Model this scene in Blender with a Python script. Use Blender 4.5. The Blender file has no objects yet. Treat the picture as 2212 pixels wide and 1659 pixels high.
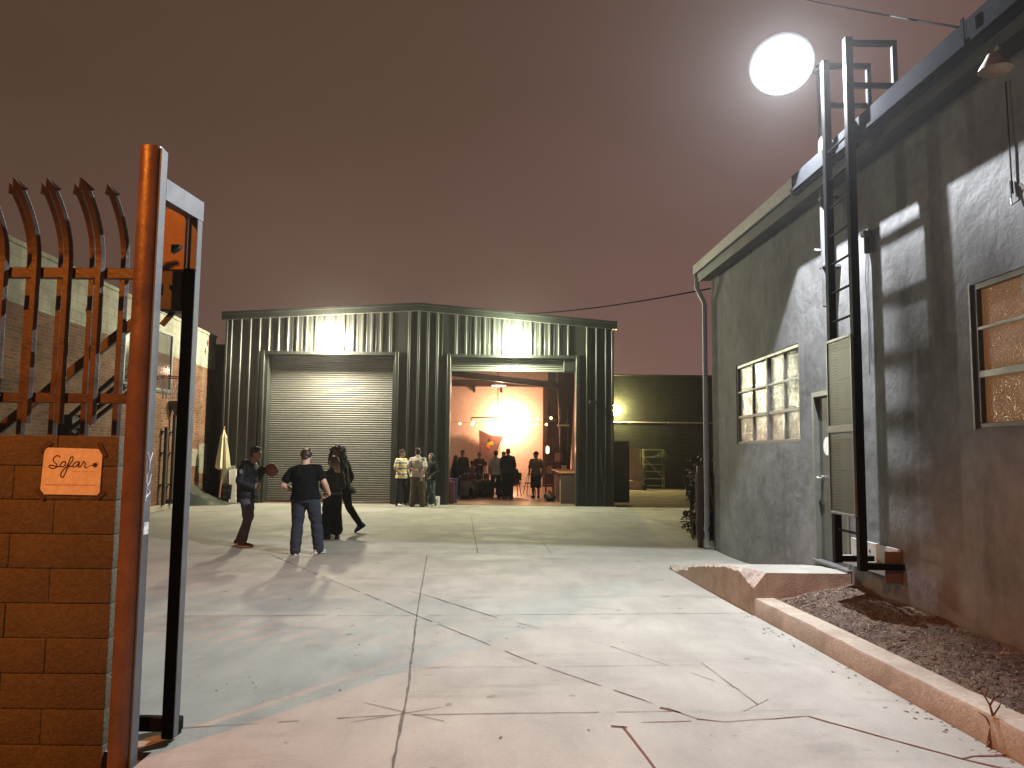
import bpy, bmesh, math, random
from math import sin, cos, pi, radians, sqrt, atan2
from mathutils import Vector as V, Matrix, noise
random.seed(7)
SC = bpy.context.scene
COL = SC.collection

# ------------------------------------------------------------------ helpers
def tag(o, label=None, cat=None, group=None, kind=None):
    if label: o['label'] = label
    if cat: o['category'] = cat
    if group: o['group'] = group
    if kind: o['kind'] = kind
    return o

def thing(name, loc, label, cat, group=None, rz=0.0):
    o = bpy.data.objects.new(name, None)
    o.empty_display_size = 0.2
    o.location = loc
    o.rotation_euler = (0, 0, rz)
    COL.objects.link(o)
    return tag(o, label, cat, group)

def wloc(o):
    p = V((0, 0, 0))
    while o is not None:
        p = p + o.location
        o = o.parent
    return p

class MB:
    """collects shapes in one bmesh; build() links it as one mesh object"""
    def __init__(s):
        s.bm = bmesh.new()
        s.mi = 0
    def _mark(s, faces):
        for f in faces: f.material_index = s.mi
    def face(s, pts):
        f = s.bm.faces.new([s.bm.verts.new(p) for p in pts]); f.material_index = s.mi
        return f
    def box(s, lo, hi, bev=0.0, M=None, seg=1):
        r = bmesh.ops.create_cube(s.bm, size=1.0)
        vs = r['verts']
        c = [(a + b) / 2 for a, b in zip(lo, hi)]; d = [abs(b - a) for a, b in zip(lo, hi)]
        for v in vs: v.co = V((c[0] + v.co.x * d[0], c[1] + v.co.y * d[1], c[2] + v.co.z * d[2]))
        fs = set(f for v in vs for f in v.link_faces)
        if bev > 0:
            es = list(set(e for v in vs for e in v.link_edges))
            b = bmesh.ops.bevel(s.bm, geom=es, offset=min(bev, min(d) * .45), segments=seg, profile=.6, affect='EDGES')
            vs = list(set(list(b['verts']) + [v for v in vs if v.is_valid]))
            fs = set(f for v in vs for f in v.link_faces)
        if M is not None:
            for v in vs: v.co = M @ v.co
        s._mark(fs)
        return vs
    def bar(s, p0, p1, w, h, bev=0.0, up=V((0, 0, 1))):
        """rectangular bar from p0 to p1, w across, h along 'up'"""
        p0, p1 = V(p0), V(p1); d = (p1 - p0); L = d.length; d.normalize()
        up = V(up)
        if abs(d.dot(up)) > .98: up = V((0, 1, 0))
        x = d.cross(up).normalized(); u = x.cross(d).normalized()
        M = Matrix((x, d, u)).transposed().to_4x4(); M.translation = p0
        return s.box((-w / 2, 0, -h / 2), (w / 2, L, h / 2), bev, M)
    def ring(s, c, ax, ay, n, r1, r2=None):
        r2 = r1 if r2 is None else r2
        return [s.bm.verts.new(V(c) + V(ax) * (r1 * cos(2 * pi * k / n)) + V(ay) * (r2 * sin(2 * pi * k / n))) for k in range(n)]
    def skin(s, rings, cap=True, close=False):
        fs = []
        n = len(rings[0])
        for a, b in zip(rings, rings[1:]):
            for k in range(n):
                fs.append(s.bm.faces.new((a[k], a[(k + 1) % n], b[(k + 1) % n], b[k])))
        if cap:
            fs.append(s.bm.faces.new(rings[0][::-1])); fs.append(s.bm.faces.new(rings[-1]))
        s._mark(fs)
        return fs
    def cyl(s, p0, p1, r0, r1=None, n=16, cap=True):
        r1 = r0 if r1 is None else r1
        d = (V(p1) - V(p0)).normalized()
        a = d.orthogonal().normalized(); b = d.cross(a)
        s.skin([s.ring(p0, a, b, n, r0), s.ring(p1, a, b, n, r1)], cap)
    def tube(s, pts, r, n=8, cap=True):
        pts = [V(p) for p in pts]
        rr = r if isinstance(r, (list, tuple)) else [r] * len(pts)
        prev = None; rings = []
        for i, p in enumerate(pts):
            d = (pts[min(i + 1, len(pts) - 1)] - pts[max(i - 1, 0)]).normalized()
            if prev is None: a = d.orthogonal().normalized()
            else:
                a = prev - d * prev.dot(d)
                a = d.orthogonal().normalized() if a.length < 1e-5 else a.normalized()
            prev = a
            rings.append(s.ring(p, a, d.cross(a), n, rr[i]))
        s.skin(rings, cap)
    def lathe(s, c, prof, n=24, axis=V((0, 0, 1)), cap=True):
        axis = V(axis).normalized(); a = axis.orthogonal().normalized(); b = axis.cross(a)
        s.skin([s.ring(V(c) + axis * z, a, b, n, max(r, 1e-4)) for r, z in prof], cap)
    def ball(s, c, r, n=16, m=10, M=None):
        r = (r, r, r) if not isinstance(r, (tuple, list)) else r
        rings = []
        R = M if M is not None else Matrix.Identity(3)
        for i in range(1, m):
            t = pi * i / m
            rings.append([s.bm.verts.new(V(c) + R @ V((r[0] * sin(t) * cos(2 * pi * k / n), r[1] * sin(t) * sin(2 * pi * k / n), -r[2] * cos(t)))) for k in range(n)])
        lo = s.bm.verts.new(V(c) + R @ V((0, 0, -r[2]))); hi = s.bm.verts.new(V(c) + R @ V((0, 0, r[2])))
        fs = s.skin(rings, cap=False)
        fs = [s.bm.faces.new((lo, rings[0][(k + 1) % n], rings[0][k])) for k in range(n)] + [s.bm.faces.new((hi, rings[-1][k], rings[-1][(k + 1) % n])) for k in range(n)]
        s._mark(fs)
    def cap_(s, p0, r0, p1, r1, n=12, fl=1.0, side=None):
        """closed tapered capsule; fl flattens it across 'side'"""
        p0, p1 = V(p0), V(p1); d = p1 - p0
        if d.length < 1e-5: d = V((0, 0, 1e-4))
        d.normalize()
        a = V(side) - d * V(side).dot(d) if side is not None else d.orthogonal()
        a = d.orthogonal().normalized() if a.length < 1e-5 else a.normalized()
        b = d.cross(a)
        rings = []
        for t in (.3, .7, 1.05, 1.5708):
            rings.append(s.ring(p0 - d * (r0 * cos(t)), a, b, n, r0 * sin(t), r0 * sin(t) * fl))
        for t in (1.5708, 1.05, .7, .3):
            rings.append(s.ring(p1 + d * (r1 * cos(t)), a, b, n, r1 * sin(t), r1 * sin(t) * fl))
        s.skin(rings)
    def loft(s, rings, n=20):
        """rings: (centre, ax, ay, rx, ry)"""
        s.skin([s.ring(c, ax, ay, n, rx, ry) for c, ax, ay, rx, ry in rings])
    def prism(s, pts, d):
        """extrude a closed polygon (3-D points) by vector d"""
        a = [s.bm.verts.new(p) for p in pts]; b = [s.bm.verts.new(V(p) + V(d)) for p in pts]
        n = len(a)
        fs = [s.bm.faces.new(a), s.bm.faces.new(b[::-1])] + [s.bm.faces.new((a[k], b[k], b[(k + 1) % n], a[(k + 1) % n])) for k in range(n)]
        s._mark(fs)
    def build(s, name, mats, parent=None, smooth=False, ang=40, local=False, rec=True):
        if rec: bmesh.ops.recalc_face_normals(s.bm, faces=s.bm.faces[:])
        me = bpy.data.meshes.new(name); s.bm.to_mesh(me); s.bm.free()
        return link_mesh(name, me, mats, parent, smooth, ang, local)

def link_mesh(name, me, mats, parent=None, smooth=False, ang=40, local=False):
    if parent is not None and not local:
        me.transform(Matrix.Translation(-wloc(parent)))
    for m in (mats if isinstance(mats, (list, tuple)) else [mats]): me.materials.append(m)
    if smooth:
        me.polygons.foreach_set('use_smooth', [True] * len(me.polygons))
        if ang: me.set_sharp_from_angle(angle=radians(ang))
    o = bpy.data.objects.new(name, me); COL.objects.link(o)
    if parent is not None: o.parent = parent
    return o

def dup(o, parent=None):
    c = o.copy(); COL.objects.link(c); c.parent = parent
    for ch in list(o.children): dup(ch, c)
    return c

# ------------------------------------------------------------------ materials
def nodes(name):
    m = bpy.data.materials.new(name); m.use_nodes = True
    nt = m.node_tree
    return m, nt, nt.nodes['Principled BSDF']

def N(nt, t, **kw):
    n = nt.nodes.new(t)
    for k, v in kw.items():
        if k in n.inputs: n.inputs[k].default_value = v
        else: setattr(n, k, v)
    return n

def rgb(c): return (c[0], c[1], c[2], 1.0)

def surf(name, col, rough=.7, metal=0.0, var=.2, sc=4.0, bump=0.0, bsc=60.0, spec=.5, dirt=None, dsc=1.3, stretch=(1, 1, 1), dth=(.5, .68), fine=.12):
    """base colour varied by two noises, optional dirt patches with a shape of their own, optional bump"""
    m, nt, p = nodes(name); L = nt.links.new
    tc = N(nt, 'ShaderNodeTexCoord'); mp = N(nt, 'ShaderNodeMapping'); mp.inputs['Scale'].default_value = stretch
    L(tc.outputs['Object'], mp.inputs['Vector'])
    n1 = N(nt, 'ShaderNodeTexNoise', Scale=sc, Detail=6.0, Roughness=.6); L(mp.outputs[0], n1.inputs['Vector'])
    n2 = N(nt, 'ShaderNodeTexNoise', Scale=sc * 14, Detail=3.0); L(mp.outputs[0], n2.inputs['Vector'])
    r1 = N(nt, 'ShaderNodeMapRange'); r1.inputs[1].default_value = .3; r1.inputs[2].default_value = .7
    r1.inputs[3].default_value = 1 - var; r1.inputs[4].default_value = 1 + var; L(n1.outputs[0], r1.inputs[0])
    r2 = N(nt, 'ShaderNodeMapRange'); r2.inputs[1].default_value = .3; r2.inputs[2].default_value = .7
    r2.inputs[3].default_value = 1 - fine; r2.inputs[4].default_value = 1 + fine; L(n2.outputs[0], r2.inputs[0])
    mu = N(nt, 'ShaderNodeMath', operation='MULTIPLY'); L(r1.outputs[0], mu.inputs[0]); L(r2.outputs[0], mu.inputs[1])
    vm = N(nt, 'ShaderNodeVectorMath', operation='SCALE'); vm.inputs[0].default_value = col[:3]; L(mu.outputs[0], vm.inputs['Scale'])
    out = vm.outputs[0]
    if dirt:
        n3 = N(nt, 'ShaderNodeTexNoise', Scale=dsc, Detail=8.0, Roughness=.65, Distortion=.6); L(mp.outputs[0], n3.inputs['Vector'])
        r3 = N(nt, 'ShaderNodeMapRange'); r3.inputs[1].default_value = dth[0]; r3.inputs[2].default_value = dth[1]; L(n3.outputs[0], r3.inputs[0])
        mx = N(nt, 'ShaderNodeMix', data_type='RGBA'); L(r3.outputs[0], mx.inputs['Factor']); L(out, mx.inputs['A']); mx.inputs['B'].default_value = rgb(dirt)
        out = mx.outputs['Result']
    L(out, p.inputs['Base Color'])
    rr = N(nt, 'ShaderNodeMapRange'); rr.inputs[1].default_value = .3; rr.inputs[2].default_value = .7
    rr.inputs[3].default_value = max(.03, rough - .1); rr.inputs[4].default_value = min(1, rough + .1); L(n1.outputs[0], rr.inputs[0]); L(rr.outputs[0], p.inputs['Roughness'])
    p.inputs['Metallic'].default_value = metal; p.inputs['Specular IOR Level'].default_value = spec
    if bump:
        nb = N(nt, 'ShaderNodeTexNoise', Scale=bsc, Detail=5.0, Roughness=.65); L(mp.outputs[0], nb.inputs['Vector'])
        b = N(nt, 'ShaderNodeBump', Strength=min(1, bump), Distance=.02); L(nb.outputs[0], b.inputs['Height']); L(b.outputs[0], p.inputs['Normal'])
    return m

def glow(name, col, s):
    m, nt, p = nodes(name)
    p.inputs['Base Color'].default_value = rgb((.8, .8, .8)); p.inputs['Emission Color'].default_value = rgb(col); p.inputs['Emission Strength'].default_value = s
    return m

def lamp(name, kind, loc, power, col, parent=None, r=.1, **kw):
    d = bpy.data.lights.new(name, kind); d.energy = power; d.color = col; d.shadow_soft_size = r
    for k, v in kw.items(): setattr(d, k, v)
    o = bpy.data.objects.new(name, d); COL.objects.link(o)
    if parent is not None: o.parent = parent; o.location = V(loc) - wloc(parent)
    else: o.location = loc
    return o

def aim(o, d):
    o.rotation_euler = V(d).to_track_quat('-Z', 'Y').to_euler()

# ------------------------------------------------------------------ camera
H = 1.75
pitch = math.atan(147 / 1670); roll = .0105
f_ = V((0, cos(pitch), sin(pitch))); u0 = V((0, -sin(pitch), cos(pitch))); r0 = V((1, 0, 0))
r_ = cos(roll) * r0 + sin(roll) * u0; u_ = -sin(roll) * r0 + cos(roll) * u0
cam = bpy.data.cameras.new('camera'); cam.sensor_width = 36; cam.lens = 36 * 1670 / 2212; cam.clip_end = 2000; cam.clip_start = .05
co = bpy.data.objects.new('camera', cam); COL.objects.link(co)
mw = Matrix((r_, u_, -f_)).transposed().to_4x4(); mw.translation = (0, 0, H); co.matrix_world = mw
SC.camera = co
SC.view_settings.view_transform = 'Standard'; SC.view_settings.look = 'None'; SC.view_settings.exposure = 0; SC.view_settings.gamma = 1
SC.cycles.use_denoising = True
SC.cycles.max_bounces = 6; SC.cycles.diffuse_bounces = 3; SC.cycles.glossy_bounces = 3; SC.cycles.volume_bounces = 0
SC.cycles.sample_clamp_indirect = 4.0
try: SC.cycles.volume_unbiased = False
except Exception: pass

# ------------------------------------------------------------------ night sky: low cloud lit by the city
w = bpy.data.worlds.new('World'); SC.world = w; w.use_nodes = True
nt = w.node_tree; L = nt.links.new; bg = nt.nodes['Background']
tc = N(nt, 'ShaderNodeTexCoord'); sx = N(nt, 'ShaderNodeSeparateXYZ'); L(tc.outputs['Generated'], sx.inputs[0])
cr = N(nt, 'ShaderNodeValToRGB'); e = cr.color_ramp.elements
e[0].position = 0; e[0].color = (.140, .079, .066, 1)
e[1].position = .56; e[1].color = (.076, .047, .031, 1)
for pos, c in ((.10, (.129, .073, .059, 1)), (.25, (.110, .062, .048, 1)), (.40, (.091, .053, .038, 1))):
    k = e.new(pos); k.color = c
nz = N(nt, 'ShaderNodeTexNoise', Scale=2.2, Detail=5.0, Roughness=.5); mp = N(nt, 'ShaderNodeMapping'); mp.inputs['Scale'].default_value = (1, 1, 3)
L(tc.outputs['Generated'], mp.inputs[0]); L(mp.outputs[0], nz.inputs['Vector'])
ma = N(nt, 'ShaderNodeMapRange'); ma.inputs[1].default_value = .3; ma.inputs[2].default_value = .7; ma.inputs[3].default_value = -.06; ma.inputs[4].default_value = .06
L(nz.outputs[0], ma.inputs[0]); ad = N(nt, 'ShaderNodeMath', operation='ADD'); L(sx.outputs['Z'], ad.inputs[0]); L(ma.outputs[0], ad.inputs[1])
L(ad.outputs[0], cr.inputs[0])
# sky is pinker and brighter to the right of the yard
sd = N(nt, 'ShaderNodeMapRange'); sd.inputs[1].default_value = -.5; sd.inputs[2].default_value = .6; sd.inputs[3].default_value = 0; sd.inputs[4].default_value = 1
L(sx.outputs['X'], sd.inputs[0])
mx = N(nt, 'ShaderNodeMix', data_type='RGBA', blend_type='MULTIPLY'); mx.inputs['Factor'].default_value = 1
c2 = N(nt, 'ShaderNodeValToRGB'); c2.color_ramp.elements[0].color = (.88, .88, .80, 1); c2.color_ramp.elements[1].color = (1.42, 1.30, 1.46, 1)
L(sd.outputs[0], c2.inputs[0]); L(cr.outputs[0], mx.inputs['A']); L(c2.outputs[0], mx.inputs['B'])
L(mx.outputs['Result'], bg.inputs['Color']); bg.inputs['Strength'].default_value = 1.1
# ------------------------------------------------------------------ shared materials
def concrete_mat():
    m, nt, p = nodes('yard concrete'); L = nt.links.new
    tc = N(nt, 'ShaderNodeTexCoord')
    def noise_(sc, d=6.0, st=(1, 1, 1), rough=.6, dist=0.0):
        mp = N(nt, 'ShaderNodeMapping'); mp.inputs['Scale'].default_value = st; L(tc.outputs['Object'], mp.inputs[0])
        n = N(nt, 'ShaderNodeTexNoise', Scale=sc, Detail=d, Roughness=rough, Distortion=dist); L(mp.outputs[0], n.inputs['Vector']); return n.outputs[0]
    def rng(x, a, b, c, d):
        r = N(nt, 'ShaderNodeMapRange'); L(x, r.inputs[0])
        for i, v in enumerate((a, b, c, d)): r.inputs[i + 1].default_value = v
        return r.outputs[0]
    def mul(a, b):
        q = N(nt, 'ShaderNodeMath', operation='MULTIPLY'); L(a, q.inputs[0]); L(b, q.inputs[1]); return q.outputs[0]
    k = mul(rng(noise_(.35, 5), .3, .7, .80, 1.14), rng(noise_(2.2, 8, (1, .35, 1)), .3, .7, .84, 1.09))
    k = mul(k, rng(noise_(38, 4), .3, .7, .93, 1.06))
    k = mul(k, rng(noise_(1.1, 8, (.35, 1.1, 1), .65, 1.2),   .56, .72, 1.0, .70))      # scuffs and tyre smears
    k = mul(k, rng(noise_(5.5, 2, (1, 1, 1), .5),   .70, .75, 1.0, .60))
    k = mul(k, rng(noise_(.8, 9, (1, .5, 1), .72, 2.0), .52, .70, 1.0, .84))            # damp and oil marks                 # small dark spots
    sc = N(nt, 'ShaderNodeVectorMath', operation='SCALE'); sc.inputs[0].default_value = (.288, .282, .255); L(k, sc.inputs['Scale'])
    L(sc.outputs[0], p.inputs['Base Color'])
    L(rng(noise_(1.5), .3, .7, .62, .85), p.inputs['Roughness']); p.inputs['Specular IOR Level'].default_value = .35
    b = N(nt, 'ShaderNodeBump', Strength=.25, Distance=.01); L(noise_(55, 5), b.inputs['Height']); L(b.outputs[0], p.inputs['Normal'])
    return m

def brick_mat(name, c1, c2, cm, bw, bh, mortar, rough=.9, patch=None, stain=None):
    """courses laid in the wall's own x/z; optional pale washed patches and rain stains"""
    m, nt, p = nodes(name); L = nt.links.new
    tc = N(nt, 'ShaderNodeTexCoord'); s = N(nt, 'ShaderNodeSeparateXYZ'); L(tc.outputs['Object'], s.inputs[0])
    nw = N(nt, 'ShaderNodeTexNoise', Scale=3.0, Detail=3.0); L(tc.outputs['Object'], nw.inputs['Vector'])
    wz = N(nt, 'ShaderNodeMath', operation='MULTIPLY_ADD'); L(nw.outputs[0], wz.inputs[0]); wz.inputs[1].default_value = .035; L(s.outputs['Z'], wz.inputs[2])
    c = N(nt, 'ShaderNodeCombineXYZ'); L(s.outputs['X'], c.inputs[0]); L(wz.outputs[0], c.inputs[1])
    b = N(nt, 'ShaderNodeTexBrick', Scale=1.0); L(c.outputs[0], b.inputs['Vector'])
    b.inputs['Color1'].default_value = rgb(c1); b.inputs['Color2'].default_value = rgb(c2); b.inputs['Mortar'].default_value = rgb(cm)
    b.inputs['Mortar Size'].default_value = mortar; b.inputs['Mortar Smooth'].default_value = .25; b.inputs['Brick Width'].default_value = bw; b.inputs['Row Height'].default_value = bh; b.inputs['Bias'].default_value = -.1
    n = N(nt, 'ShaderNodeTexNoise', Scale=1.1, Detail=7.0, Roughness=.65); L(tc.outputs['Object'], n.inputs['Vector'])
    r = N(nt, 'ShaderNodeMapRange'); L(n.outputs[0], r.inputs[0]); r.inputs[1].default_value = .3; r.inputs[2].default_value = .7; r.inputs[3].default_value = .5; r.inputs[4].default_value = 1.35
    vm = N(nt, 'ShaderNodeVectorMath', operation='SCALE'); L(b.outputs['Color'], vm.inputs[0]); L(r.outputs[0], vm.inputs['Scale']); out = vm.outputs[0]
    n2 = N(nt, 'ShaderNodeTexNoise', Scale=9.0, Detail=4.0); L(tc.outputs['Object'], n2.inputs['Vector'])
    if patch:
        q = N(nt, 'ShaderNodeTexNoise', Scale=.55, Detail=9.0, Roughness=.7); L(tc.outputs['Object'], q.inputs['Vector'])
        g = N(nt, 'ShaderNodeMapRange'); L(q.outputs[0], g.inputs[0]); g.inputs[1].default_value = .53; g.inputs[2].default_value = .66; g.inputs[4].default_value = .7
        mx = N(nt, 'ShaderNodeMix', data_type='RGBA'); L(g.outputs[0], mx.inputs['Factor']); L(out, mx.inputs['A']); mx.inputs['B'].default_value = rgb(patch); out = mx.outputs['Result']
    if stain:
        mp = N(nt, 'ShaderNodeMapping'); mp.inputs['Scale'].default_value = (2.2, 1, .12); L(tc.outputs['Object'], mp.inputs[0])
        q = N(nt, 'ShaderNodeTexNoise', Scale=1.0, Detail=6.0, Roughness=.6); L(mp.outputs[0], q.inputs['Vector'])
        g = N(nt, 'ShaderNodeMapRange'); L(q.outputs[0], g.inputs[0]); g.inputs[1].default_value = .48; g.inputs[2].default_value = .68; g.inputs[4].default_value = .7
        mx = N(nt, 'ShaderNodeMix', data_type='RGBA'); L(g.outputs[0], mx.inputs['Factor']); L(out, mx.inputs['A']); mx.inputs['B'].default_value = rgb(stain); out = mx.outputs['Result']
    L(out, p.inputs['Base Color']); p.inputs['Roughness'].default_value = rough; p.inputs['Specular IOR Level'].default_value = .25
    ad = N(nt, 'ShaderNodeMath', operation='MULTIPLY_ADD'); L(n2.outputs[0], ad.inputs[0]); ad.inputs[1].default_value = .5
    iv = N(nt, 'ShaderNodeMath', operation='SUBTRACT'); iv.inputs[0].default_value = 1; L(b.outputs['Fac'], iv.inputs[1]); L(iv.outputs[0], ad.inputs[2])
    bp = N(nt, 'ShaderNodeBump', Strength=.7, Distance=.012); L(ad.outputs[0], bp.inputs['Height']); L(bp.outputs[0], p.inputs['Normal'])
    return m

def stucco_mat():
    m, nt, p = nodes('grey stucco'); L = nt.links.new
    tc = N(nt, 'ShaderNodeTexCoord'); O = tc.outputs['Object']
    def nz(sc, d=6.0, ro=.6, di=0.0, st=None):
        n = N(nt, 'ShaderNodeTexNoise', Scale=sc, Detail=d, Roughness=ro, Distortion=di)
        if st:
            mp = N(nt, 'ShaderNodeMapping'); mp.inputs['Scale'].default_value = st; L(O, mp.inputs[0]); L(mp.outputs[0], n.inputs['Vector'])
        else: L(O, n.inputs['Vector'])
        return n.outputs[0]
    def rng(x, a, b, c, d):
        r = N(nt, 'ShaderNodeMapRange'); L(x, r.inputs[0])
        for i, v in enumerate((a, b, c, d)): r.inputs[i + 1].default_value = v
        return r.outputs[0]
    def mul(a, b):
        q = N(nt, 'ShaderNodeMath', operation='MULTIPLY'); L(a, q.inputs[0]); L(b, q.inputs[1]); return q.outputs[0]
    k = mul(rng(nz(.9, 7, .65, .5), .3, .7, .60, 1.3), rng(nz(5, 6), .3, .7, .82, 1.15))
    k = mul(k, rng(nz(2.0, 8, .7, 0, (1, .9, .25)), .56, .72, 1.0, .66))
    sc = N(nt, 'ShaderNodeVectorMath', operation='SCALE'); sc.inputs[0].default_value = (.140, .141, .146); L(k, sc.inputs['Scale']); L(sc.outputs[0], p.inputs['Base Color'])
    p.inputs['Roughness'].default_value = .85; p.inputs['Specular IOR Level'].default_value = .3
    a = N(nt, 'ShaderNodeMath', operation='MULTIPLY_ADD'); L(nz(2.6, 4, .5, .4), a.inputs[0]); a.inputs[1].default_value = 3.0; L(rng(nz(13, 7, .7), .2, .8, 0, .55), a.inputs[2])
    b = N(nt, 'ShaderNodeBump', Strength=.34, Distance=.025); L(a.outputs[0], b.inputs['Height']); L(b.outputs[0], p.inputs['Normal'])
    return m

def glass_mat(name, col, rough=.18, sc=70, bump=.6, emit=None, es=0.0, st=(1, 1, 1), spec=.8):
    """obscure (pebbled or reeded) glass: grey body, glossy lumpy face"""
    m, nt, p = nodes(name); L = nt.links.new
    tc = N(nt, 'ShaderNodeTexCoord'); mp = N(nt, 'ShaderNodeMapping'); mp.inputs['Scale'].default_value = st; L(tc.outputs['Object'], mp.inputs[0])
    v = N(nt, 'ShaderNodeTexVoronoi', Scale=sc, feature='SMOOTH_F1'); L(mp.outputs[0], v.inputs['Vector'])
    b = N(nt, 'ShaderNodeBump', Strength=bump, Distance=.012); L(v.outputs['Distance'], b.inputs['Height']); L(b.outputs[0], p.inputs['Normal'])
    n = N(nt, 'ShaderNodeTexNoise', Scale=2.0, Detail=4.0); L(tc.outputs['Object'], n.inputs['Vector'])
    r = N(nt, 'ShaderNodeMapRange'); L(n.outputs[0], r.inputs[0]); r.inputs[1].default_value = .3; r.inputs[2].default_value = .7; r.inputs[3].default_value = .75; r.inputs[4].default_value = 1.2
    s = N(nt, 'ShaderNodeVectorMath', operation='SCALE'); s.inputs[0].default_value = col; L(r.outputs[0], s.inputs['Scale']); L(s.outputs[0], p.inputs['Base Color'])
    p.inputs['Roughness'].default_value = rough; p.inputs['Specular IOR Level'].default_value = spec; p.inputs['Coat Weight'].default_value = .6; p.inputs['Coat Roughness'].default_value = .1
    L(b.outputs[0], p.inputs['Coat Normal'])
    if emit: p.inputs['Emission Color'].default_value = rgb(emit); p.inputs['Emission Strength'].default_value = es
    return m

K = {}
K['concrete'] = concrete_mat()
K['joint'] = surf('joint filler', (.10, .088, .078), .95, sc=12, var=.5)
K['rust'] = surf('rusty crack filler', (.11, .035, .02), .95, sc=12, var=.5)
K['asphalt'] = surf('asphalt', (.17, .16, .135), .9, sc=.8, var=.3, bump=.4, bsc=90, dirt=(.10, .095, .085), dsc=.5)
K['paint'] = surf('worn road paint', (.55, .52, .42), .8, sc=6, var=.25)
K['stucco'] = stucco_mat()
K['cladding'] = surf('dark green metal cladding', (.031, .0325, .0315), .42, .12, sc=1.0, var=.15, spec=.5, dirt=(.040, .039, .034), dsc=.8, stretch=(1, 1, .3))
K['trim'] = surf('dark metal trim', (.038, .042, .037), .42, .25, sc=2, var=.15)
K['roller'] = surf('grey roller door', (.140, .139, .128), .6, .08, sc=.8, var=.14, dirt=(.115, .112, .098), dsc=.6, stretch=(.6, 1, 1.8))
K['white_wall'] = surf('cream painted board', (.68, .60, .52), .8, sc=.6, var=.08)
K['ceiling'] = surf('insulation', (.34, .25, .19), .9, sc=1, var=.15)
K['steel_dark'] = surf('dark red steel', (.05, .022, .018), .55, sc=2, var=.2)
K['black'] = surf('black metal', (.018, .017, .017), .45, .1, sc=4, var=.3)
K['black_gloss'] = surf('black gloss paint', (.006, .0055, .0055), .6, spec=.04, sc=4, var=.3, bump=.12, bsc=40)
K['brown_paint'] = surf('brown gate paint', (.12, .075, .055), .34, sc=5, var=.25, bump=.15, bsc=35, spec=.6)
K['galv'] = surf('grey painted steel', (.082, .085, .092), .55, .0, sc=6, var=.2, bump=.1)
K['pipe_grey'] = surf('grey blue pipe', (.33, .345, .385), .5, sc=3, var=.12)
K['fascia'] = surf('pale fascia board', (.42, .43, .39), .55, sc=2, var=.2, stretch=(1, .3, 1), dirt=(.25, .25, .22), dsc=1.4)
K['gutter'] = surf('dark gutter metal', (.022, .023, .026), .7, .0, sc=2, var=.2, spec=0)
K['floor'] = surf('polished floor', (.24, .15, .11), .38, sc=.9, var=.25, dirt=(.18, .12, .085))
K['soil'] = surf('dry soil', (.075, .05, .036), .95, sc=3, var=.35, bump=.8, bsc=28, dirt=(.15, .11, .08), dsc=1.2)
K['chip'] = surf('dry chips', (.08, .052, .038), .9, sc=9, var=.6)
K['chip2'] = surf('pale straw', (.22, .165, .12), .9, sc=9, var=.5)
K['kerb'] = surf('kerb concrete', (.33, .285, .235), .85, sc=1.6, var=.2, bump=.35, bsc=45, dirt=(.24, .19, .15), dsc=1.8)
K['rough'] = surf('broken concrete', (.36, .31, .27), .95, sc=9, var=.4, bump=1, bsc=40)
K['brick'] = brick_mat('old brick', (.20, .078, .036), (.095, .040, .024), (.17, .135, .095), .21, .0735, .011, patch=(.19, .15, .10), stain=None)
K['cmu'] = brick_mat('grey block', (.34, .34, .28), (.31, .305, .25), (.26, .25, .2), .41, .205, .007, stain=(.20, .185, .14))
K['green_wall'] = brick_mat('dark green block', (.022, .028, .024), (.020, .026, .022), (.017, .021, .018), .41, .205, .008)

def strip(mb, pts, w, jit=.004, step=.12, z=.004, gaps=0.0, rnd=random):
    """thin ragged ribbon on the ground"""
    P = []
    for a, b in zip(pts, pts[1:]):
        a, b = V((a[0], a[1], 0)), V((b[0], b[1], 0)); n = max(1, int((b - a).length / step))
        P += [a.lerp(b, k / n) for k in range(n)]
    P.append(V((pts[-1][0], pts[-1][1], 0)))
    L_, R_ = [], []
    for i, p in enumerate(P):
        d = (P[min(i + 1, len(P) - 1)] - P[max(i - 1, 0)]).normalized(); s = V((-d.y, d.x, 0))
        q = p + s * rnd.uniform(-jit, jit); ww = w * rnd.uniform(.45, 1.25) * .5
        L_.append(mb.bm.verts.new((q.x + s.x * ww, q.y + s.y * ww, z))); R_.append(mb.bm.verts.new((q.x - s.x * ww, q.y - s.y * ww, z)))
    for i in range(len(P) - 1):
        if rnd.random() < gaps: continue
        f = mb.bm.faces.new((L_[i], R_[i], R_[i + 1], L_[i + 1])); f.material_index = mb.mi

# ------------------------------------------------------------------ ground
mb = MB(); S_ = 600
mb.face([(-S_, -S_, -.16), (S_, -S_, -.16), (S_, S_, -.16), (-S_, S_, -.16)])
tag(mb.build('ground', K['asphalt']), kind='structure')
mb = MB(); mb.box((-30, 4.7, -.3), (40, 60, -.02)); tag(mb.build('side_lot', surf('worn pale asphalt', (.27, .25, .195), .9, sc=.8, var=.35, bump=.4, bsc=90, dirt=(.13, .12, .10), dsc=.45)), kind='structure')
mb = MB()
mb.face([(-10.6, 4.64, 0), (-2.06, 4.64, 0), (-2.06, -3, 0), (3.75, -3, 0), (3.75, 14.6, 0), (3.85, 18.8, 0), (3.45, 25.7, 0), (-10.6, 25.7, 0)])
mb.face([(-2.06, 4.64, 0), (-2.06, 4.64, -.16), (-2.06, -3, -.16), (-2.06, -3, 0)]); mb.face([(3.75, -3, 0), (-2.06, -3, 0), (-2.06, -3, -.16), (3.75, -3, -.16)])
mb.mi = 1
rj = random.Random(3)
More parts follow.
